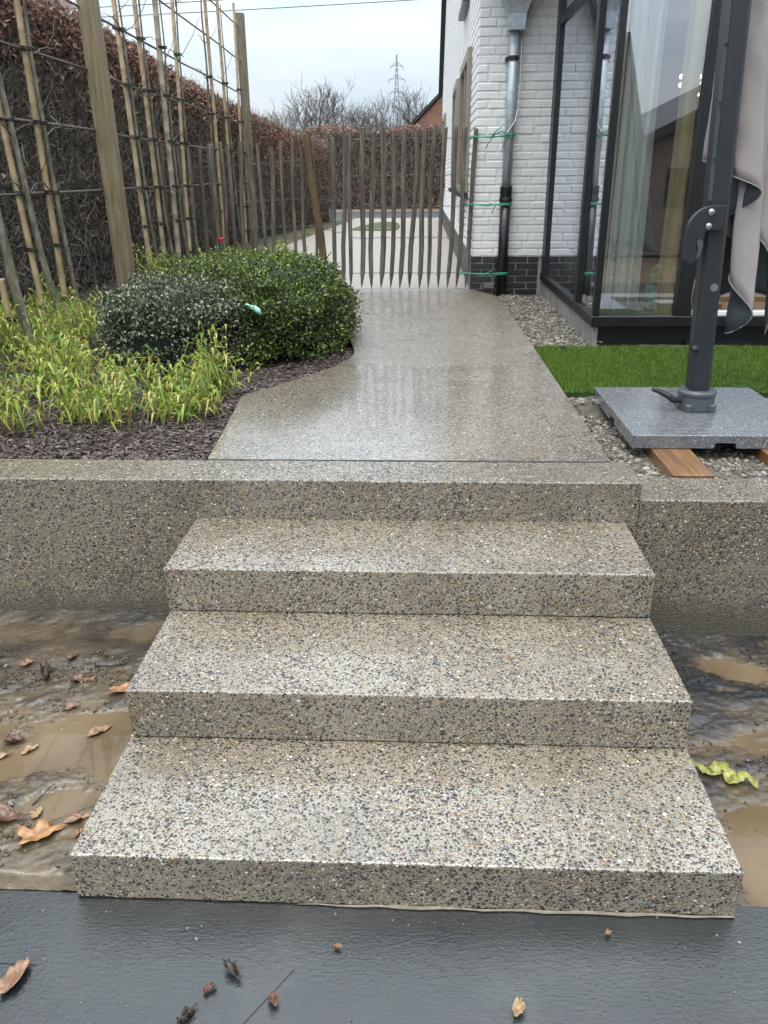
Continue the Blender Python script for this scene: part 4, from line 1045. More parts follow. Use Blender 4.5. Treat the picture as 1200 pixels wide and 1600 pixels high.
espal = [  # y, cane lean, cane radius, trunk radius, trunk bulge side, label
    (3.40, -0.05, 0.016, 0.030, 1, 'thick green espalier stem and cane at the left picture edge', 1.5),
    (3.92, -0.12, 0.016, 0.021, 1, 'espalier tree with smooth green stem and cane, second from the left edge', 3.7),
    (4.28, -0.01, 0.017, 0.016, 1, 'slender espalier stem tied to a bright cane just left of the thick post', 3.7),
    (6.45, -0.05, 0.019, 0.014, 1, 'espalier stem on an orange cane right of the thick post', 3.8),
    (6.97, -0.02, 0.019, 0.015, 1, 'espalier stem with crooked base on the second cane right of the thick post', 3.8),
    (7.52, 0.02, 0.024, 0.012, 1, 'espalier stem on a thick pale grey cane above the shrubs', 3.9),
    (8.02, 0.06, 0.017, 0.014, 1, 'espalier stem on a straight pale cane right of the grey cane', 3.9),
    (10.05, 0.0, 0.018, 0.020, -1, 'dark espalier stem standing against the sky left of the end post', 3.95),
    (10.85, 0.0, 0.018, 0.014, 1, 'espalier stem on a cane second from the end post', 3.95),
    (11.75, 0.04, 0.016, 0.014, 1, 'espalier stem on the thin cane nearest the end post', 3.95)]
for q, (y, lean, cr_, tr_, sd_, lb, zt) in enumerate(espal):
    cr_ *= 1.28; tr_ *= 1.15
    rr = random.Random(50 + q); x = lx(y)
    t_ = thing('espalier_tree', lb, 'tree', (x, y, 0.6), 'espalier trees tied to canes along the hedge')
    # cane with nodes
    P_ = []; rd = []; z_ = 0.5
    ztc = zt if q else 1.1
    while z_ < ztc:
        for dz, f in ((0.0, 1.0), (0.009, 1.10), (0.018, 1.0)):
            P_.append((x + lean * (z_ + dz - 0.6) / 2.2 + 0.004 * noise.noise((z_, q, 2)), y + 0.0, z_ + dz)); rd.append(cr_ * f * (1 - 0.12 * (z_ - 0.5) / 3.2))
        z_ += 0.17 + 0.05 * rr.random()
    part(MB().tube(P_, rd, 10).build('cane', M['canegrey'] if q == 5 else M['cane'], None, smooth=True), t_)
    # stem
    P_ = []; rd = []; n_ = 26
    for i_ in range(n_):
        t = i_ / (n_ - 1); z_ = 0.52 + (zt - 0.2 - 0.52) * t if q else 0.52 + 2.2 * t
        off = 0.045 + 0.05 * math.exp(-t * 7) * (1.6 if q in (1, 2) else 1)
        P_.append((x + lean * (z_ - 0.6) / 2.2 + sd_ * (cr_ + tr_ * (1 - 0.6 * t) + off * 0.25 + 0.07 * math.exp(-t * 6)) + 0.010 * noise.noise((t * 6, q, 0)), y - 0.01 + 0.012 * noise.noise((t * 6, q, 5)), z_))
        rd.append(tr_ * (1.0 - 0.62 * t) * (1 + 0.10 * noise.noise((t * 30, q, 1))) * (1.25 if t < 0.05 else 1))
    trk = part(MB().tube(P_, rd, 9).build('trunk', M['bark'], None, smooth=True), t_)
    def trunk_at(zz): return Vector(min(P_, key=lambda p: abs(p[2] - zz)))
    for z_ in (0.86, 1.22, 1.56, 1.985, 2.405, 2.83):
        if q == 0 and z_ > 2: continue
        c_ = trunk_at(z_); cx = x + lean * (z_ - 0.6) / 2.2
        rx = abs(c_.x - cx) / 2 + 0.020; mx_ = (c_.x + cx) / 2
        for dz in (-0.008, 0.006):
            P2 = [(mx_ + rx * math.cos(a_ * 0.5236), y + 0.030 * math.sin(a_ * 0.5236), z_ + dz + 0.004 * math.sin(a_)) for a_ in range(13)]
            part(MB().tube(P2, 0.0055, 5, caps=False).build('tie', M['greentie'] if rr.random() < 0.14 else M['tie']), t_)
    # side shoots trained on the rails and loose twigs
    for z_ in (1.56, 1.985, 2.405, 2.83, 3.29):
        if z_ > zt - 0.2: continue
        for s_ in (1, -1):
            if rr.random() < 0.30: continue
            c_ = trunk_at(z_); le = rr.uniform(0.2, 0.6); Q = []
            for i_ in range(7):
                u = i_ / 6
                Q.append((c_.x - 0.02 * u + rr.uniform(-0.012, 0.012), c_.y + s_ * le * u, c_.z - 0.06 + 0.085 * min(1, u * 2.2) + rr.uniform(-0.012, 0.014)))
            part(MB().tube(Q, [0.0062 * (1 - 0.75 * i_ / 6) for i_ in range(7)], 5).build('twig', M['twig']), t_)
            if rr.random() < 0.6:
                b_ = Vector(Q[3]); d_ = Vector((rr.uniform(-0.1, 0.25), rr.uniform(-0.2, 0.2), rr.uniform(0.1, 0.35)))
                part(MB().tube([b_, b_ + d_ * 0.5 + Vector((0.02, 0, 0)), b_ + d_], [0.0035, 0.0028, 0.0015], 4).build('twig', M['twig']), t_)

# ------------------------------------------------------------------ beech hedge along the left
HYs = [1.0, 5, 12.5, 20]; HXs = [-2.62, -2.52, -2.25, -1.30]
def hedge_x(y): return np.interp(y, HYs, HXs)
def hedge_top(y): return np.interp(y, [1, 6.5, 8, 10, 12, 14, 16, 18.5], [3.10, 3.06, 3.05, 2.88, 2.76, 2.64, 2.48, 2.38])
hedge = thing('beech_hedge', 'tall clipped beech hedge with brown leaves on top and bare grey twigs below', 'hedge', (-2.7, 8, 0.6))
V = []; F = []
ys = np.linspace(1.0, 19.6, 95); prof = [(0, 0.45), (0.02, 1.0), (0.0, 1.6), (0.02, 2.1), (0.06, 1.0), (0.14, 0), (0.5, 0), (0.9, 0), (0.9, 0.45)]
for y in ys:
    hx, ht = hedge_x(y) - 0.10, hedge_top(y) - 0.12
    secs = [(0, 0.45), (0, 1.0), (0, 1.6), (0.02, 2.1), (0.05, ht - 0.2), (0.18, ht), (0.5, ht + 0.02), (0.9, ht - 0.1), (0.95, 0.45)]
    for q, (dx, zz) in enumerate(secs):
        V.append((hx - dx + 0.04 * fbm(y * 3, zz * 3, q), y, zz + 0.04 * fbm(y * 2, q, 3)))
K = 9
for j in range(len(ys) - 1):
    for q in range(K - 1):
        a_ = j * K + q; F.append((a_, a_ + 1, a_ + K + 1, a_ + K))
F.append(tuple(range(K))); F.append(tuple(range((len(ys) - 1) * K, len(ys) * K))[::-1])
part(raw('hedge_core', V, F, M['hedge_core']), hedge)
def hedge_y(n_):
    u = rng.random(n_); return 3.6 * (19.6 / 3.6) ** (u ** 0.82)
n = 80000
y = hedge_y(n); zz = 0.55 + (hedge_top(y) - 0.55) * rng.random(n) ** 0.9
dep = rng.random(n) ** 1.5 * 0.16
A = np.stack([hedge_x(y) - dep + rng.normal(0, 0.012, n), y, zz], 1)
d = np.stack([0.35 * rng.normal(0, 1, n), rng.normal(0, 1, n), rng.normal(0.25, 0.9, n)], 1); d = unit(d)
ln = (0.05 + 0.19 * rng.random(n) ** 1.6)[:, None]
B = A + d * ln * 0.5 + rng.normal(0, 0.012, (n, 3)); Cc = B + unit(d + rng.normal(0, 0.5, (n, 3))) * ln * 0.5
lim = hedge_x(Cc[:, 1]) + 0.06; Cc[:, 0] = np.minimum(Cc[:, 0], lim)
r0 = 0.0016 + 0.0038 * rng.random(n) ** 2.5
V, F = twig_mesh(A, B, Cc, r0, r0 * 0.45)
stuff(part(raw('bare_twigs', V, F, M['hedge_twig']), hedge))
# brown leaves: dense on the upper edge and the top, sparse lower down
n = 46000
y = hedge_y(n); ht = hedge_top(y)
u = rng.random(n)
depth = np.where(u < 0.55, rng.exponential(0.13 + 0.38 * np.clip((y - 11) / 6, 0, 1.4), n), np.where(u < 0.985, 0.0, rng.random(n) * 1.9))
ztop = ht + 0.06 * np.array([fbm(a * 1.7, 0.3, 2) for a in y]) + rng.normal(0, 0.03, n)
px_ = np.where((u >= 0.55) & (u < 0.985), hedge_x(y) - 0.08 - 0.7 * rng.random(n) ** 1.5, hedge_x(y) - 0.05 + rng.normal(0.015, 0.045, n) - 0.10 * np.exp(-depth / 0.08))
pz = np.maximum(0.62, ztop - depth)
P = np.stack([px_, y, pz], 1)
D = np.stack([rng.normal(0.35, .6, n), rng.normal(0, .8, n), rng.normal(-0.05, .7, n)], 1)
N = rng.normal(0, 1, (n, 3)) + np.array([0.5, -0.2, 0.5])
ls = 0.035 + 0.035 * rng.random(n)
V = leaves(P, D, N, ls, ls * 0.62, 0.25)
stuff(part(raw('brown_leaves', V, leaf_faces(n), M['beech_leaf']), hedge))
# upright shoots on the top edge
n = 2200; y = hedge_y(n); A = np.stack([hedge_x(y) - 0.05 - 0.5 * rng.random(n), y, hedge_top(y) - 0.05], 1)
h_ = (0.06 + 0.16 * rng.random(n) ** 2)[:, None]
Cc = A + np.stack([rng.normal(0, .3, n), rng.normal(0, .3, n), np.ones(n)], 1) * h_; B = (A + Cc) / 2 + rng.normal(0, 0.01, (n, 3))
V, F = twig_mesh(A, B, Cc, 0.0022, 0.001); stuff(part(raw('top_shoots', V, F, M['hedge_twig']), hedge))

# hedge across the road
fh = thing('far_hedge', 'reddish brown beech hedge across the road behind the gate', 'hedge', (0, 27.4, 0.6))
part(MB().box(-5.5, 14, 27.2, 28.4, 0.5, 2.85).build('hedge_core', M['hedge_core']), fh)
n = 17000
x = -5.6 + 9.0 * rng.random(n); u = rng.random(n)
zz = np.where(u < 0.75, 0.62 + 2.35 * rng.random(n) ** 0.75, 2.90 + 0.16 * rng.random(n) + 0.1 * np.sin(x * 2.1)); yy = np.where(u < 0.75, 27.12 + 0.1 * rng.random(n), 27.1 + 1.2 * rng.random(n))
V = leaves(np.stack([x, yy, zz], 1), rng.normal(0, 1, (n, 3)), rng.normal(0, 1, (n, 3)) + np.array([0, -1, 0.5]), 0.06 + 0.05 * rng.random(n), 0.05, 0.2)
stuff(part(raw('brown_leaves', V, leaf_faces(n), M['beech_leaf']), fh))
n = 14000; A = np.stack([-5.6 + 9.0 * rng.random(n), 27.08 + 0.6 * rng.random(n) ** 2, 0.6 + 2.35 * rng.random(n)], 1); Cc = A + np.stack([rng.normal(0, .1, n), rng.normal(-0.03, .04, n), 0.1 + 0.22 * rng.random(n)], 1)
V, F = twig_mesh(A, (A + Cc) / 2 + rng.normal(0, 0.015, (n, 3)), Cc, 0.006, 0.003); stuff(part(raw('bare_twigs', V, F, M['hedge_twig']), fh))
# shaggy shrubs in front of the trees: round bare thickets
def bare_tree(name, x, y, h_, spread, label, seed, n_main=7, depth=5, twr=0.012):
    rr = random.Random(seed); t_ = thing(name, label, 'tree', (x, y, 0.5), 'bare trees beyond the road')
    segs = []
    def grow(p, d, l_, r__, lev):
        mid = p + d * l_ * 0.5 + Vector((rr.gauss(0, 1), rr.gauss(0, 1), rr.gauss(0, 1))) * l_ * 0.05
        e = p + d * l_
        segs.append((p, mid, e, r__, r__ * 0.68))
        if lev == 0: return
        for _ in range(rr.choice((2, 3, 3)) if lev > 1 else rr.choice((3, 4))):
            nd = (d + Vector((rr.gauss(0, 1), rr.gauss(0, 1), rr.gauss(0.25, 0.6))) * spread).normalized()
            grow(p + d * l_ * rr.uniform(0.55, 1.0), nd, l_ * rr.uniform(0.62, 0.86), r__ * 0.62, lev - 1)
    base_ = Vector((x, y, 0.4)); th = h_ * 0.16
    trunk = [base_, base_ + Vector((0.05, 0, th * 0.5)), base_ + Vector((0, 0, th))]
    part(MB().tube(trunk, [h_ * 0.022, h_ * 0.018, h_ * 0.016], 8).build('trunk', M['tree_twig']), t_)
    for _ in range(n_main):
        d_ = Vector((rr.gauss(0, 0.55), rr.gauss(0, 0.5), 1.0)).normalized()
        grow(trunk[-1] - Vector((0, 0, th * 0.3 * rr.random())), d_, h_ * 0.25, h_ * 0.0085, depth)
    A = np.array([s_[0] for s_ in segs]); B = np.array([s_[1] for s_ in segs]); Cc = np.array([s_[2] for s_ in segs])
    k_ = (h_ + 0.3) / max(0.1, Cc[:, 2].max() - 0.4)
    o_ = np.array([x, y, 0.4])
    A, B, Cc = [o_ + (q - o_) * k_ for q in (A, B, Cc)]
    V, F = twig_mesh(A, B, Cc, np.maximum(twr * 0.7, [s_[3] for s_ in segs]), np.maximum(twr * 0.6, [s_[4] for s_ in segs]))
    cw = part(raw('crown', V, F, M['tree_twig']), t_); cw['kind'] = 'stuff'
    return t_
bare_tree('bare_tree', -5.6, 52, 6.8, 0.42, 'largest rounded bare tree left of the pylon', 1, 8, 5)
bare_tree('bare_tree', -9.0, 54, 5.6, 0.45, 'pale small bare tree above the left hedge', 2, 6, 4)
bare_tree('bare_tree', -7.9, 60, 6.0, 0.45, 'faint bare tree between the left hedge and the large bare tree', 3, 6, 4)
bare_tree('bare_tree', -2.6, 50, 5.3, 0.5, 'low spreading bare tree just left of the pylon foot', 4, 8, 4)
bare_tree('bare_tree', -0.9, 48, 5.6, 0.45, 'bare tree rising in front of the pylon foot', 5, 8, 4)
bare_tree('bare_tree', 0.7, 46, 5.5, 0.45, 'bare tree right of the pylon beside the brick gable', 6, 8, 4)
bare_tree('bare_tree', -4.0, 62, 5.8, 0.5, 'thin bare tree filling the gap right of the large bare tree', 8, 6, 4)
for i_, (x, y, h_, lb) in enumerate(((-6.9, 40, 2.7, 'dark rounded thicket at the foot of the largest bare tree'), (-2.6, 38, 3.0, 'brown thicket behind the middle of the gate'), (-0.5, 36, 3.0, 'brown thicket left of the brick gable'))):
    t_ = bare_tree('thicket', x, y, h_, 0.7, lb, 20 + i_, 14, 4, 0.014); t_['category'] = 'shrub'

# ------------------------------------------------------------------ neighbouring houses, pylon, power lines
nh = thing('brick_house', 'red brick gable with dark verge beyond the white house', 'house', (6, 34, 0.5))
part(MB().prism([(0.25, 0.4), (11.0, 0.4), (11.0, 3.4), (5.7, 8.4), (0.25, 3.25)], lambda u, v, t: (u, 34 + 9 * t, v)).build('wall', M['redbrick']), nh)
part(MB().prism([(0.10, 3.18), (5.7, 8.46), (5.7, 8.60), (0.02, 3.26)], lambda u, v, t: (u, 33.9 + 9.2 * t, v)).build('roof', M['rooftile']), nh)
part(MB().prism([(11.2, 3.3), (5.7, 8.46), (5.7, 8.75), (11.4, 3.45)], lambda u, v, t: (u, 33.9 + 9.2 * t, v)).build('roof', M['rooftile']), nh)
n2 = thing('tiled_house', 'house with faded red tile roof above the hedge in the top left corner', 'house', (-14, 30, 0.5))
part(MB().prism([(-19, 0.45), (-11.0, 0.45), (-11.0, 6.0), (-15, 11.6), (-19, 6.0)], lambda u, v, t: (u, 30 + 1.5 * t, v)).build('wall', M['graybrick']), n2)
for a_, b_ in ((-10.7, -15), (-19.3, -15)):
    part(MB().prism([(a_, 5.62), (b_, 11.65), (b_, 11.95), (a_ - 0.12 * (1 if a_ < b_ else -1), 5.75)], lambda u, v, t: (u, 30.0 + 1.55 * t, v)).build('roof', M['redtile']), n2)
    part(MB().prism([(a_, 5.58), (b_, 11.62), (b_, 11.98), (a_ - 0.14 * (1 if a_ < b_ else -1), 5.78)], lambda u, v, t: (u, 29.85 + 0.145 * t, v)).build('verge_board', M['rooftile']), n2)
# farm building across the garden, mirrored in the bay glass
ob = thing('brick_barn', 'dark brick outbuilding with black tile roof mirrored in the bay window', 'building', (8, -10, 0))
part(MB().prism([(4.6, -0.1), (14, -0.1), (14, 1.6), (9.3, 3.85), (4.6, 1.65)], lambda u, v, t: (u, -10 - 8 * t, v)).build('wall', M['brownbrick']), ob)
for a_, b_ in ((4.35, 9.3), (14.3, 9.3)): part(MB().prism([(a_, 1.58), (b_, 3.9), (b_, 4.13), (a_, 1.80)], lambda u, v, t: (u, -9.7 - 8.4 * t, v)).build('roof', M['rooftile']), ob)
w = MB().box(6.3, 6.36, -9.995, -9.95, 0.95, 1.75).box(6.9, 6.96, -9.995, -9.95, 0.95, 1.75).box(6.36, 6.9, -9.995, -9.95, 0.95, 1.01).box(6.36, 6.9, -9.995, -9.95, 1.69, 1.75).build('window', M['anthracite']); part(w, ob)
o = MB().box(6.36, 6.9, -9.99, -9.97, 1.01, 1.69).build('pane', M['darkglass']); o.parent = w

py = thing('power_pylon', 'steel lattice pylon on the skyline above the bare trees', 'pylon', (-5, 200, 0))
m_ = MB(); bx_, by_ = -5.0, 200.0
def wd(z_): return 1.7 - 1.35 * min(1, z_ / 20) if z_ < 20 else max(0.06, 0.35 - 0.29 * (z_ - 20) / 6.2)
lv = [0, 5, 9, 12, 14.5, 16.5, 18.2, 19.8, 21.2, 22.5, 23.7, 24.8, 26.2]
for sx in (-1, 1):
    for sy in (-1, 1): m_.tube([(bx_ + sx * wd(z_), by_ + sy * wd(z_), z_) for z_ in lv], 0.075, 4)
for a_, b_ in zip(lv[:-1], lv[1:]):
    for s_ in (-1, 1):
        m_.tube([(bx_ - s_ * wd(a_), by_ - wd(a_), a_), (bx_ + s_ * wd(b_), by_ - wd(b_), b_)], 0.05, 4)
        m_.tube([(bx_ - wd(a_), by_ - s_ * wd(a_), a_), (bx_ - wd(b_), by_ + s_ * wd(b_), b_)], 0.05, 4)
part(m_.build('mast', M['steel']), py)
for z_, l_ in ((19.0, 1.6), (21.6, 1.9), (24.2, 1.4)):
    am = MB()
    for s_ in (-1, 1):
        am.tube([(bx_, by_, z_), (bx_ + s_ * l_, by_, z_ - 0.4)], 0.07, 4).tube([(bx_, by_, z_ + 0.7), (bx_ + s_ * l_, by_, z_ - 0.4)], 0.06, 4).tube([(bx_ + s_ * l_, by_, z_ - 0.4), (bx_ + s_ * l_, by_, z_ - 1.1)], 0.05, 4)
    part(am.build('crossarm', M['steel']), py)
for k_, (z0, z1, y0, lb) in enumerate(((7.02, 7.30, 30, 'upper overhead cable crossing the top left of the sky'), (6.80, 7.02, 30.4, 'lower overhead cable crossing the top left of the sky'))):
    P_ = [(-16 + i_ * 2.0, y0, z0 + (z1 - z0) * (-16 + i_ * 2 + 10.3) / 8 + 0.0025 * (i_ - 4) ** 2) for i_ in range(20)]
    tag(MB().tube(P_, 0.012, 5).build('overhead_cable', M['tie']), lb, 'cable')

# ------------------------------------------------------------------ shrubs in the bed
def shrub(name, label, cx, cy, rx, ry, h_, n_, mat, seed, lobes, leaf=(0.014, 0.026)):
    t_ = thing(name, label, 'shrub', (cx, cy, 0.59))
    rr = np.random.default_rng(seed)
    def rad(th, el):   # lumpy super-ellipsoid
        b_ = 1 + 0.24 * np.array([fbm(math.cos(a) * 2.1 * math.cos(e) + seed, math.sin(a) * 2.1 * math.cos(e), e * 2.0, 3) for a, e in zip(th, el)])
        return b_
    def surf(th, el, k_):
        q = rad(th, el) * k_
        ce = np.cos(el) ** 0.62; se = np.sign(np.sin(el)) * np.abs(np.sin(el)) ** 0.72
        return np.stack([cx + rx * q * ce * np.cos(th), cy + ry * q * ce * np.sin(th), 0.60 + 0.42 * h_ + 0.58 * h_ * q * se], 1)
    # dark inside
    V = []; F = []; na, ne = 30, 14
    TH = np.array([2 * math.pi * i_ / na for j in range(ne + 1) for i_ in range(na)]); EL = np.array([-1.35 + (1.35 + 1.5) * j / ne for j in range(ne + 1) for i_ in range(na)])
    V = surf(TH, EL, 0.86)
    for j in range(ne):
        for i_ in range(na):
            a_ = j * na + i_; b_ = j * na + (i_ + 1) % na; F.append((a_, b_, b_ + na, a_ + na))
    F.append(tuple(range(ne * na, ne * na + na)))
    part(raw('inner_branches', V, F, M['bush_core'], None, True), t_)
    th = rr.random(n_) * 2 * math.pi; el = np.arcsin(np.clip(-0.62 + 1.62 * rr.random(n_), -1, 1))
    kk = 1.0 - 0.15 * rr.random(n_) ** 1.5 + 0.03 * rr.normal(0, 1, n_)
    P = surf(th, el, kk); P[:, 2] = np.maximum(P[:, 2], 0.60)
    out_ = unit((P - np.array([cx, cy, 0.60 + 0.35 * h_])) / np.array([rx, ry, h_ * 0.6]))
    # leaves come in small whorls: share a direction per sprig
    D = out_ + rr.normal(0, 0.75, (n_, 3)) + np.array([0, 0, 0.35])
    N = out_ + rr.normal(0, 0.55, (n_, 3)) + np.array([0, 0, 0.5])
    ll = leaf[0] + (leaf[1] - leaf[0]) * rr.random(n_)
    V = leaves(P, D, N, ll, ll * 0.62, 0.12)
    o = stuff(part(raw('foliage', V, leaf_faces(n_), M[mat]), t_))
    # sprigs sticking out
    m_ = max(40, n_ // 120); q = rr.integers(0, n_, m_)
    A = P[q] - out_[q] * 0.03; Cc = P[q] + unit(out_[q] + rr.normal(0, .35, (m_, 3))) * (0.03 + 0.05 * rr.random((m_, 1)))
    PP = []; DD = []
    for s_ in range(8):
        PP.append(A + (Cc - A) * (0.3 + 0.7 * s_ / 7)); DD.append(unit(Cc - A) + rr.normal(0, .8, (m_, 3)))
    PP = np.concatenate(PP); DD = np.concatenate(DD); V = leaves(PP, DD, rr.normal(0, 1, PP.shape) + np.array([0, 0, .8]), leaf[1] * 0.9, leaf[1] * 0.5, 0.1)
    stuff(part(raw('shoots', V, leaf_faces(len(PP)), M[mat]), t_))
    return t_
shrub('box_holly_shrub', 'clipped shrub with sky sheen coloured into its wet leaves, left of the dark shrub', -0.66, 3.50, 0.46, 0.56, 0.455, 18000, 'sheen_leaf', 3, 0)
shrub('box_holly_shrub', 'larger dark green clipped shrub with glossy leaves at the path bend', -0.06, 4.05, 0.44, 0.80, 0.50, 27000, 'holly_leaf', 8, 0)
M['holly_tip'] = foliage('young_holly_leaves', [(0.02, 0.042, 0.010), (0.06, 0.11, 0.020), (0.14, 0.20, 0.035), (0.36, 0.38, 0.08)], 0.32, 0.5, 0.2)
shrub('box_holly_shrub', 'yellow-tipped green shrub behind the clipped shrubs', -0.50, 4.62, 0.62, 0.66, 0.53, 22000, 'holly_tip', 13, 0)
rb = MB()
rb.tube([(-0.215, 3.42, 0.93), (-0.20, 3.39, 0.945), (-0.175, 3.375, 0.94), (-0.17, 3.385, 0.925), (-0.19, 3.40, 0.925)], 0.006, 6)
rb.tube([(-0.172, 3.38, 0.935), (-0.15, 3.36, 0.93), (-0.125, 3.35, 0.915), (-0.11, 3.35, 0.895)], [0.006, 0.016, 0.017, 0.007], 8)
rb.v = [(a + 0.035, b - 0.16, c + 0.025) for a, b, c in rb.v]
tag(rb.build('ribbon', simple('mint_ribbon', (0.30, 0.62, 0.52), 0.5), None, smooth=True), 'pale mint ribbon caught on the dark green shrub', 'ribbon')

# dwarf bamboo
def bamboo_clump(x, y, r_b, h_, n_stem, label, seed, tall=False):
    rr = np.random.default_rng(seed); z0 = bed_z(x, y)
    t_ = thing('dwarf_bamboo', label, 'bamboo', (x, y, z0), 'dwarf bamboo clumps in the bed')
    A = np.stack([x + rr.normal(0, r_b * 0.45, n_stem), y + rr.normal(0, r_b * 0.45, n_stem), np.full(n_stem, z0 - 0.01)], 1)
    hh = h_ * (0.55 + 0.45 * rr.random(n_stem))
    le = np.stack([(A[:, 0] - x) * 0.9 + rr.normal(0, 0.03, n_stem), (A[:, 1] - y) * 0.9 + rr.normal(0, 0.03, n_stem), hh], 1)
    Cc = A + le; B = A + le * 0.5 + rr.normal(0, 0.008, (n_stem, 3))
    V, F = twig_mesh(A, B, Cc, 0.0022, 0.0014); stuff(part(raw('stems', V, F, M['bamboo_stem']), t_))
    k_ = 14; PP = []; DD = []; LL = []
    for s_ in range(k_):
        t = (0.28 + 0.74 * (s_ + rr.random(n_stem)) / k_)[:, None]; t = np.minimum(t, 1.0)
        p_ = np.where(t < 0.5, A + (B - A) * t * 2, B + (Cc - B) * (t * 2 - 1))
        a_ = rr.random(n_stem) * 6.283
        dr = np.stack([np.cos(a_), np.sin(a_), rr.normal(0.35, 0.7, n_stem)], 1)
        PP.append(p_); DD.append(dr); LL.append(0.045 + 0.065 * rr.random(n_stem))
    PP = np.concatenate(PP); DD = unit(np.concatenate(DD)); LL = np.concatenate(LL); n_ = len(PP)
    # each leaf: two-part drooping blade
    S = unit(np.cross(DD, np.array([0, 0, 1.0]) + rr.normal(0, .3, (n_, 3)))); W_ = (0.0042 + 0.0034 * rr.random(n_))[:, None]
    mid = PP + DD * LL[:, None] * 0.55 + np.array([0, 0, 0.004]); tip = PP + DD * LL[:, None] - np.array([0, 0, 1]) * LL[:, None] * (0.15 + 0.85 * rr.random((n_, 1)))
    V = np.stack([PP, mid + S * W_, tip, mid - S * W_], 1)
    i4 = np.arange(n_)[:, None] * 4
    stuff(part(raw('leaves', V, np.concatenate([i4 + [0, 1, 3], i4 + [1, 2, 3]], 0).tolist(), M['bamboo_leaf']), t_))
rr = random.Random(77)
common = 'yellow-green dwarf bamboo clump among others in the mulch left of the path'
spots = []
tries = 0
while len(spots) < 33 and tries < 6000:
    tries += 1
    y = rr.uniform(1.95, 4.6); x = rr.uniform(-2.0, -0.16)
    if x > -0.16 - 0.28 * max(0, y - 2.5): continue
    if ((x + 0.62) / 0.66) ** 2 + ((y - 3.62) / 0.80) ** 2 < 1: continue
    if y < 2.15 and x > -0.3: continue
    if any((x - a_) ** 2 + (y - b_) ** 2 < 0.20 ** 2 for a_, b_ in spots): continue
    spots.append((x, y))
spots += [(-1.22, 2.0), (-0.98, 1.92), (-0.74, 2.08), (-0.52, 2.0), (-0.34, 2.22), (-1.48, 2.12), (-1.75, 2.25)]
for i_, (x, y) in enumerate(spots):
    h_ = rr.uniform(0.16, 0.34) + (0.10 if y > 3.3 else 0)
    bamboo_clump(x, y, 0.10, h_, rr.randint(7, 19), common, 500 + i_)
bamboo_clump(-0.205, 2.60, 0.045, 0.42, 12, 'tallest single dwarf bamboo shoot standing beside the path edge', 900)
bamboo_clump(-1.12, 1.70, 0.03, 0.07, 10, 'tiny isolated green sprout in the mulch close to the wall', 901)
bamboo_clump(-0.60, 7.2, 0.05, 0.45, 14, 'lone yellow-green shoot rising behind the shrubs by the paling fence', 902)
bamboo_clump(-1.52, 5.75, 0.10, 0.50, 24, 'bamboo tuft directly right of the thick trellis post', 903)

# ------------------------------------------------------------------ fallen leaves and litter
def leaf_mat(name, c): 
    k = NT(name); f = k.noise(45, 4, 0.6)
    k.p(Base_Color=k.mix(k.mr(f, 0.35, 0.7), (c[0] * 0.5, c[1] * 0.46, c[2] * 0.42), c), Roughness=0.3, Normal=k.bump(k.noise(120, 3), 0.4, 0.004)); return k.m
LM = {'tan': leaf_mat('tan_leaf', (0.42, 0.22, 0.10)), 'brown': leaf_mat('brown_leaf', (0.15, 0.070, 0.042)), 'dark': leaf_mat('dark_leaf', (0.05, 0.032, 0.024)), 'pink': leaf_mat('pinkish_leaf', (0.33, 0.19, 0.115)), 'yellow': leaf_mat('yellow_leaf', (0.34, 0.35, 0.085)), 'cream': leaf_mat('cream_leaf', (0.52, 0.36, 0.19))}
def fallen(x, y, z, L_, w_, rot, curl, mat, label, jag=0.25, seed=0, cat='leaf', lobes=0, tilt=(0, 0)):
    rr = random.Random(seed + 11); n_ = 22; V = [(0, 0, 0)]; pts_ = []; curl *= 0.6; jag *= 0.8
    for i_ in range(n_):
        t = 2 * math.pi * i_ / n_
        r__ = 1 + jag * rr.uniform(-1, 1) + (0.28 * math.cos(lobes * t) if lobes else 0)
        u = math.cos(t) * r__; v = math.sin(t) * r__ * (1 - 0.25 * math.cos(t))
        if abs(math.cos(t)) > 0.97: u *= 1.15
        pts_.append((u, v))
    rings = [0.35, 0.7, 1.0]; V = [(0, 0, 0)]; F = []
    for rg in rings:
        for u, v in pts_: V.append((u * rg, v * rg, 0))
    for j in range(n_): F.append((0, 1 + j, 1 + (j + 1) % n_))
    for q in range(2):
        for j in range(n_): F.append((1 + q * n_ + j, 1 + q * n_ + n_ + j, 1 + q * n_ + n_ + (j + 1) % n_, 1 + q * n_ + (j + 1) % n_))
    W2 = []
    for u, v, _ in V:
        zz = curl * (v * v) * w_ * 0.9 + 0.25 * curl * u * u * L_ * 0.6 + 0.012 * noise.noise((u * 2.2 + seed, v * 2.2, 3)) + 0.004 * noise.noise((u * 7, v * 7 + seed, 1))
        W2.append((u * L_ / 2, v * w_ / 2 * (1 - 0.25 * abs(curl) * abs(v)), zz))
    mn = min(p[2] for p in W2)
    W2 = [(a, b, c - mn) for a, b, c in W2]
    o = raw('fallen_leaf', W2, F, LM[mat], None, True); o.location = (x, y, z); o.rotation_euler = (tilt[0], tilt[1], rot)
    md = o.modifiers.new('thick', 'SOLIDIFY'); md.thickness = 0.0012
    o2 = tag(o, label, cat); return o2
zl = lambda x, y: max(0.0295, mud_left(x, y)) + 0.001
zr = lambda x, y: max(-0.034, mud_right(x, y)) + 0.001
def fl(x, y, *a, **k): return fallen(x, y, zl(x, y), *a, **k)
fl(-0.165, 0.592, 0.075, 0.034, 0.8, 0.5, 'pink', 'curled pinkish leaf floating in the left puddle', 0.08, 1)
fl(-0.165, 0.155, 0.105, 0.075, 0.5, 0.35, 'tan', 'large crumpled orange-tan leaf in the mud near the bottom step', 0.28, 2, lobes=5)
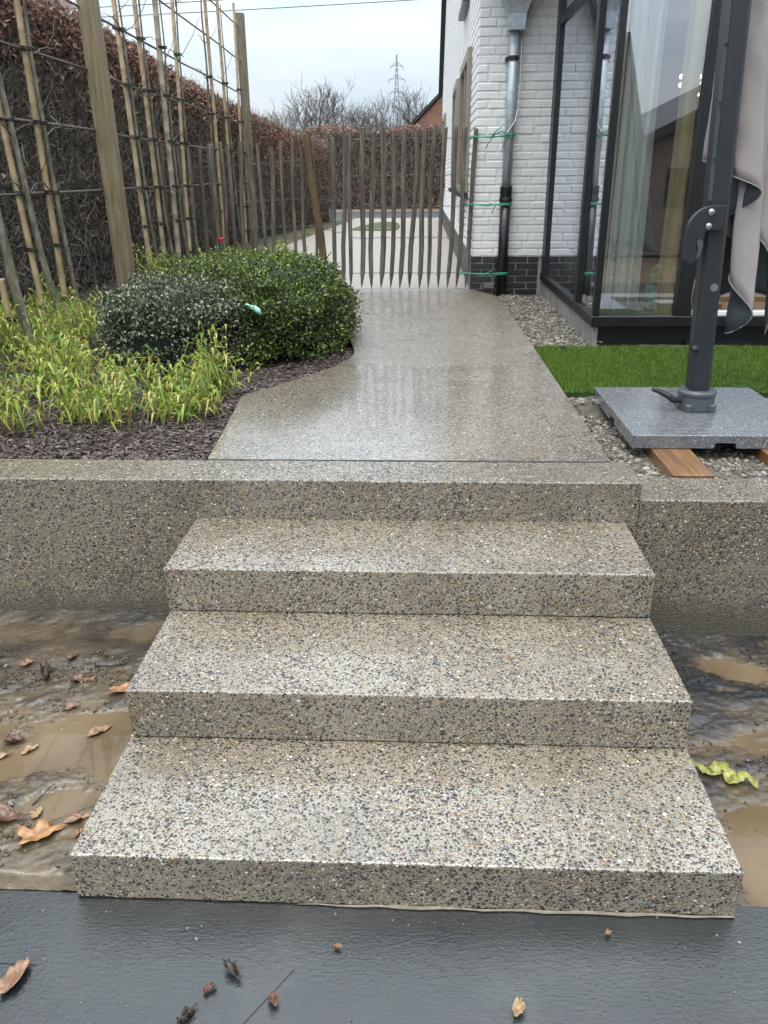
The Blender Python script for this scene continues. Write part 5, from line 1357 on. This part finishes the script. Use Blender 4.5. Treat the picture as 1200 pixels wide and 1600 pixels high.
fl(-0.205, 0.235, 0.04, 0.026, 1.4, 0.3, 'cream', 'small cream leaf beside the dark red leaf at the left edge', 0.15, 3)
fl(-0.275, 0.21, 0.085, 0.055, 0.1, 0.5, 'brown', 'dark red-brown leaf at the left edge above the slab', 0.2, 4, lobes=3)
fl(-0.41, 0.531, 0.060, 0.045, 0.3, 0.9, 'brown', 'curled reddish brown leaf alone in the mud at the left edge', 0.12, 5)
fl(-0.345, 0.497, 0.055, 0.022, 0.9, 0.5, 'cream', 'narrow cream and brown leaf below the curled reddish leaf', 0.12, 6)
fl(-0.155, 0.80, 0.100, 0.045, 0.35, 0.35, 'tan', 'orange-tan leaf touching the side of the second step', 0.3, 7, lobes=5)
fl(-0.33, 0.85, 0.075, 0.04, 0.2, 0.6, 'brown', 'crumpled dark red leaf in the mud behind the puddle', 0.35, 8, lobes=3)
fl(-0.465, 0.885, 0.09, 0.04, -1.2, 1.0, 'dark', 'dark rolled leaf standing in the mud at the far left', 0.3, 9)
fl(-0.30, 0.705, 0.05, 0.025, 0.6, 0.3, 'pink', 'pale pinkish leaf scrap between the mud ridges', 0.3, 10)
fl(-0.085, 0.215, 0.07, 0.03, 0.4, 0.4, 'pink', 'torn pinkish leaf against the bottom step side', 0.35, 12)
fl(-0.06, 0.165, 0.03, 0.018, 1.2, 0.4, 'tan', 'tiny orange leaf scrap against the bottom step', 0.3, 13)
fl(-0.42, 0.46, 0.06, 0.02, 0.5, 0.3, 'cream', 'long pale leaf half sunk in mud at the left edge', 0.2, 14)
fl(-0.55, 0.93, 0.05, 0.03, 0.5, 0.3, 'pink', 'pale leaf scraps by the far left mud ridge', 0.3, 15)
fl(-0.40, 0.96, 0.035, 0.025, 0.9, 0.6, 'brown', 'small red-brown leaf close to the retaining wall foot', 0.25, 16)
fallen(-0.05, -0.225, 0.003, 0.085, 0.042, 1.35, 0.55, 'pink', 'upright reddish leaf on the dark slab at the left edge', 0.10, 21)
fallen(0.432, -0.195, 0.003, 0.052, 0.022, -0.7, 1.1, 'dark', 'black curled leaf on the dark slab below the steps', 0.25, 22)
fallen(0.388, -0.236, 0.003, 0.030, 0.016, 0.6, 0.2, 'brown', 'small brown leaf scrap left of the black curled leaf', 0.25, 23)
fallen(0.356, -0.295, 0.003, 0.05, 0.016, 0.9, 0.8, 'dark', 'dark twisted leaf at the bottom edge of the slab', 0.25, 24)
fallen(0.533, -0.258, 0.003, 0.034, 0.020, 2.1, 0.7, 'brown', 'small reddish curled leaf at the end of the scratch', 0.3, 25)
fallen(1.060, -0.256, 0.003, 0.045, 0.024, 1.2, 0.7, 'cream', 'cream folded leaf on the slab right of centre', 0.3, 26)
fallen(0.660, -0.124, 0.003, 0.020, 0.011, -0.3, 0.4, 'tan', 'tiny tan leaf scrap on the slab under the bottom step', 0.2, 27)
fallen(1.289, -0.065, 0.003, 0.016, 0.012, 0.4, 0.4, 'tan', 'tiny tan scrap on the slab near the right end of the steps', 0.2, 28)
# yellow-green strap leaf on the right
yl = MB(); c0 = [(1.665, 0.560), (1.690, 0.548), (1.712, 0.530), (1.728, 0.522), (1.745, 0.545), (1.768, 0.540), (1.775, 0.520), (1.765, 0.500), (1.790, 0.495), (1.812, 0.505), (1.830, 0.495), (1.838, 0.470)]
zz_ = [0.012, 0.006, 0.004, 0.010, 0.018, 0.014, 0.006, 0.004, 0.012, 0.018, 0.010, 0.004]
c1_ = smooth_line([(a_[0], a_[1]) for a_ in c0], 4); zz_ = [np.interp(i_ / (len(c1_) - 1) * (len(c0) - 1), range(len(c0)), zz_) + 0.003 * math.sin(i_ * 1.7) for i_ in range(len(c1_))]; c0 = c1_
V = []; F = []
for i_, ((x, y), dz) in enumerate(zip(c0, zz_)):
    a_ = c0[max(0, i_ - 1)]; b_ = c0[min(len(c0) - 1, i_ + 1)]; d_ = Vector((b_[0] - a_[0], b_[1] - a_[1], 0)).normalized(); s_ = Vector((-d_.y, d_.x, 0)); wv_ = 0.018 * (0.25 + 0.75 * math.sin(math.pi * min(1, max(0.04, i_ / (len(c0) - 1)))) ** 0.5) * (1 + 0.22 * math.sin(i_ * 1.1) + 0.12 * math.sin(i_ * 2.9))
    z_ = zr(x, y) + dz
    for q in (-1, 0, 1): V.append((x + s_.x * wv_ * q, y + s_.y * wv_ * q, z_ + (0.007 if q else 0.0)))
for i_ in range(len(c0) - 1):
    for q in range(2): F.append((i_ * 3 + q, i_ * 3 + q + 1, i_ * 3 + q + 4, i_ * 3 + q + 3))
o = raw('fallen_leaf', V, F, LM['yellow'], None, True); o.modifiers.new('thick', 'SOLIDIFY').thickness = 0.001
tag(o, 'twisted yellow-green strap leaf on the dark mud right of the steps', 'leaf')
# small debris on the slab, in the mud and on the turf
def twig_thing(P_, r__, mat, label): return tag(MB().tube(P_, [r__] * (len(P_) - 1) + [r__ * 0.5], 5).build('fallen_twig', mat), label, 'twig')
twig_thing([(-0.235, 0.27, zl(-0.235, 0.27)), (-0.22, 0.30, zl(-0.22, 0.30) + 0.006), (-0.205, 0.33, zl(-0.205, 0.33) + 0.01), (-0.20, 0.345, zl(-.2, .345) + 0.006)], 0.0018, M['tie'], 'thin black twig beside the left puddle')
twig_thing([(-0.31, 0.93, zl(-.31, .93) + .003), (-0.25, 0.935, zl(-.25, .935) + .004), (-0.20, 0.95, zl(-.20, .95) + .004), (-0.19, 0.97, zl(-.19, .97) + .012)], 0.0025, M['tie'], 'dark twig lying on the mud near the second step')
n = 260
P = []
for _ in range(n):
    if random.random() < 0.55: x, y = random.uniform(-0.3, 1.9), -0.34 + 0.33 * random.random(); P.append((x, y, 0.001))
    else:
        x, y = (random.uniform(-0.7, -0.01) if random.random() < 0.5 else random.uniform(1.62, 2.2)), random.uniform(0.05, 1.25); P.append((x, y, zl(x, y) if x < 0 else zr(x, y)))
stuff(stones('grit', P, 0.0008, 0.0042, M['stones'], 3.0), 'scattered pale grit on the slab and the mud', 'grit')
def clods(x0, x1, y0, y1, n_, zf, lev, mat, label):
    P_ = []
    while len(P_) < n_:
        x, y = random.uniform(x0, x1), random.uniform(y0, y1); z_ = zf(x, y)
        if z_ - 0.001 < lev + 0.001 or fbm(x * 5, y * 6, 3) < -0.05 + 0.3 * random.random(): continue
        P_.append((x, y, z_ + 0.001))
    stuff(stones('mud_clods', P_, 0.0015, 0.0085, mat, 3.5), label, 'mud clods')
clods(-0.75, -0.01, 0.05, 1.0, 1500, zl, 0.0295, M['mud'], 'crumbs of brown mud left of the steps')
clods(1.62, 2.3, 0.05, 1.25, 900, zr, -0.034, M['mud_dark'], 'crumbs of dark mud right of the steps')
for i_, (x, y, lb) in enumerate(((1.75, 3.75, 'dark leaf scrap on the turf near the path'), (2.32, 2.82, 'brown leaf on the turf right of the mast'), (2.02, 3.93, 'small tan leaf at the foot of the bay'))):
    fallen(x, y, 0.612, 0.04, 0.028, i_ * 1.3, 0.5, 'brown' if i_ else 'dark', lb, 0.25, 60 + i_)
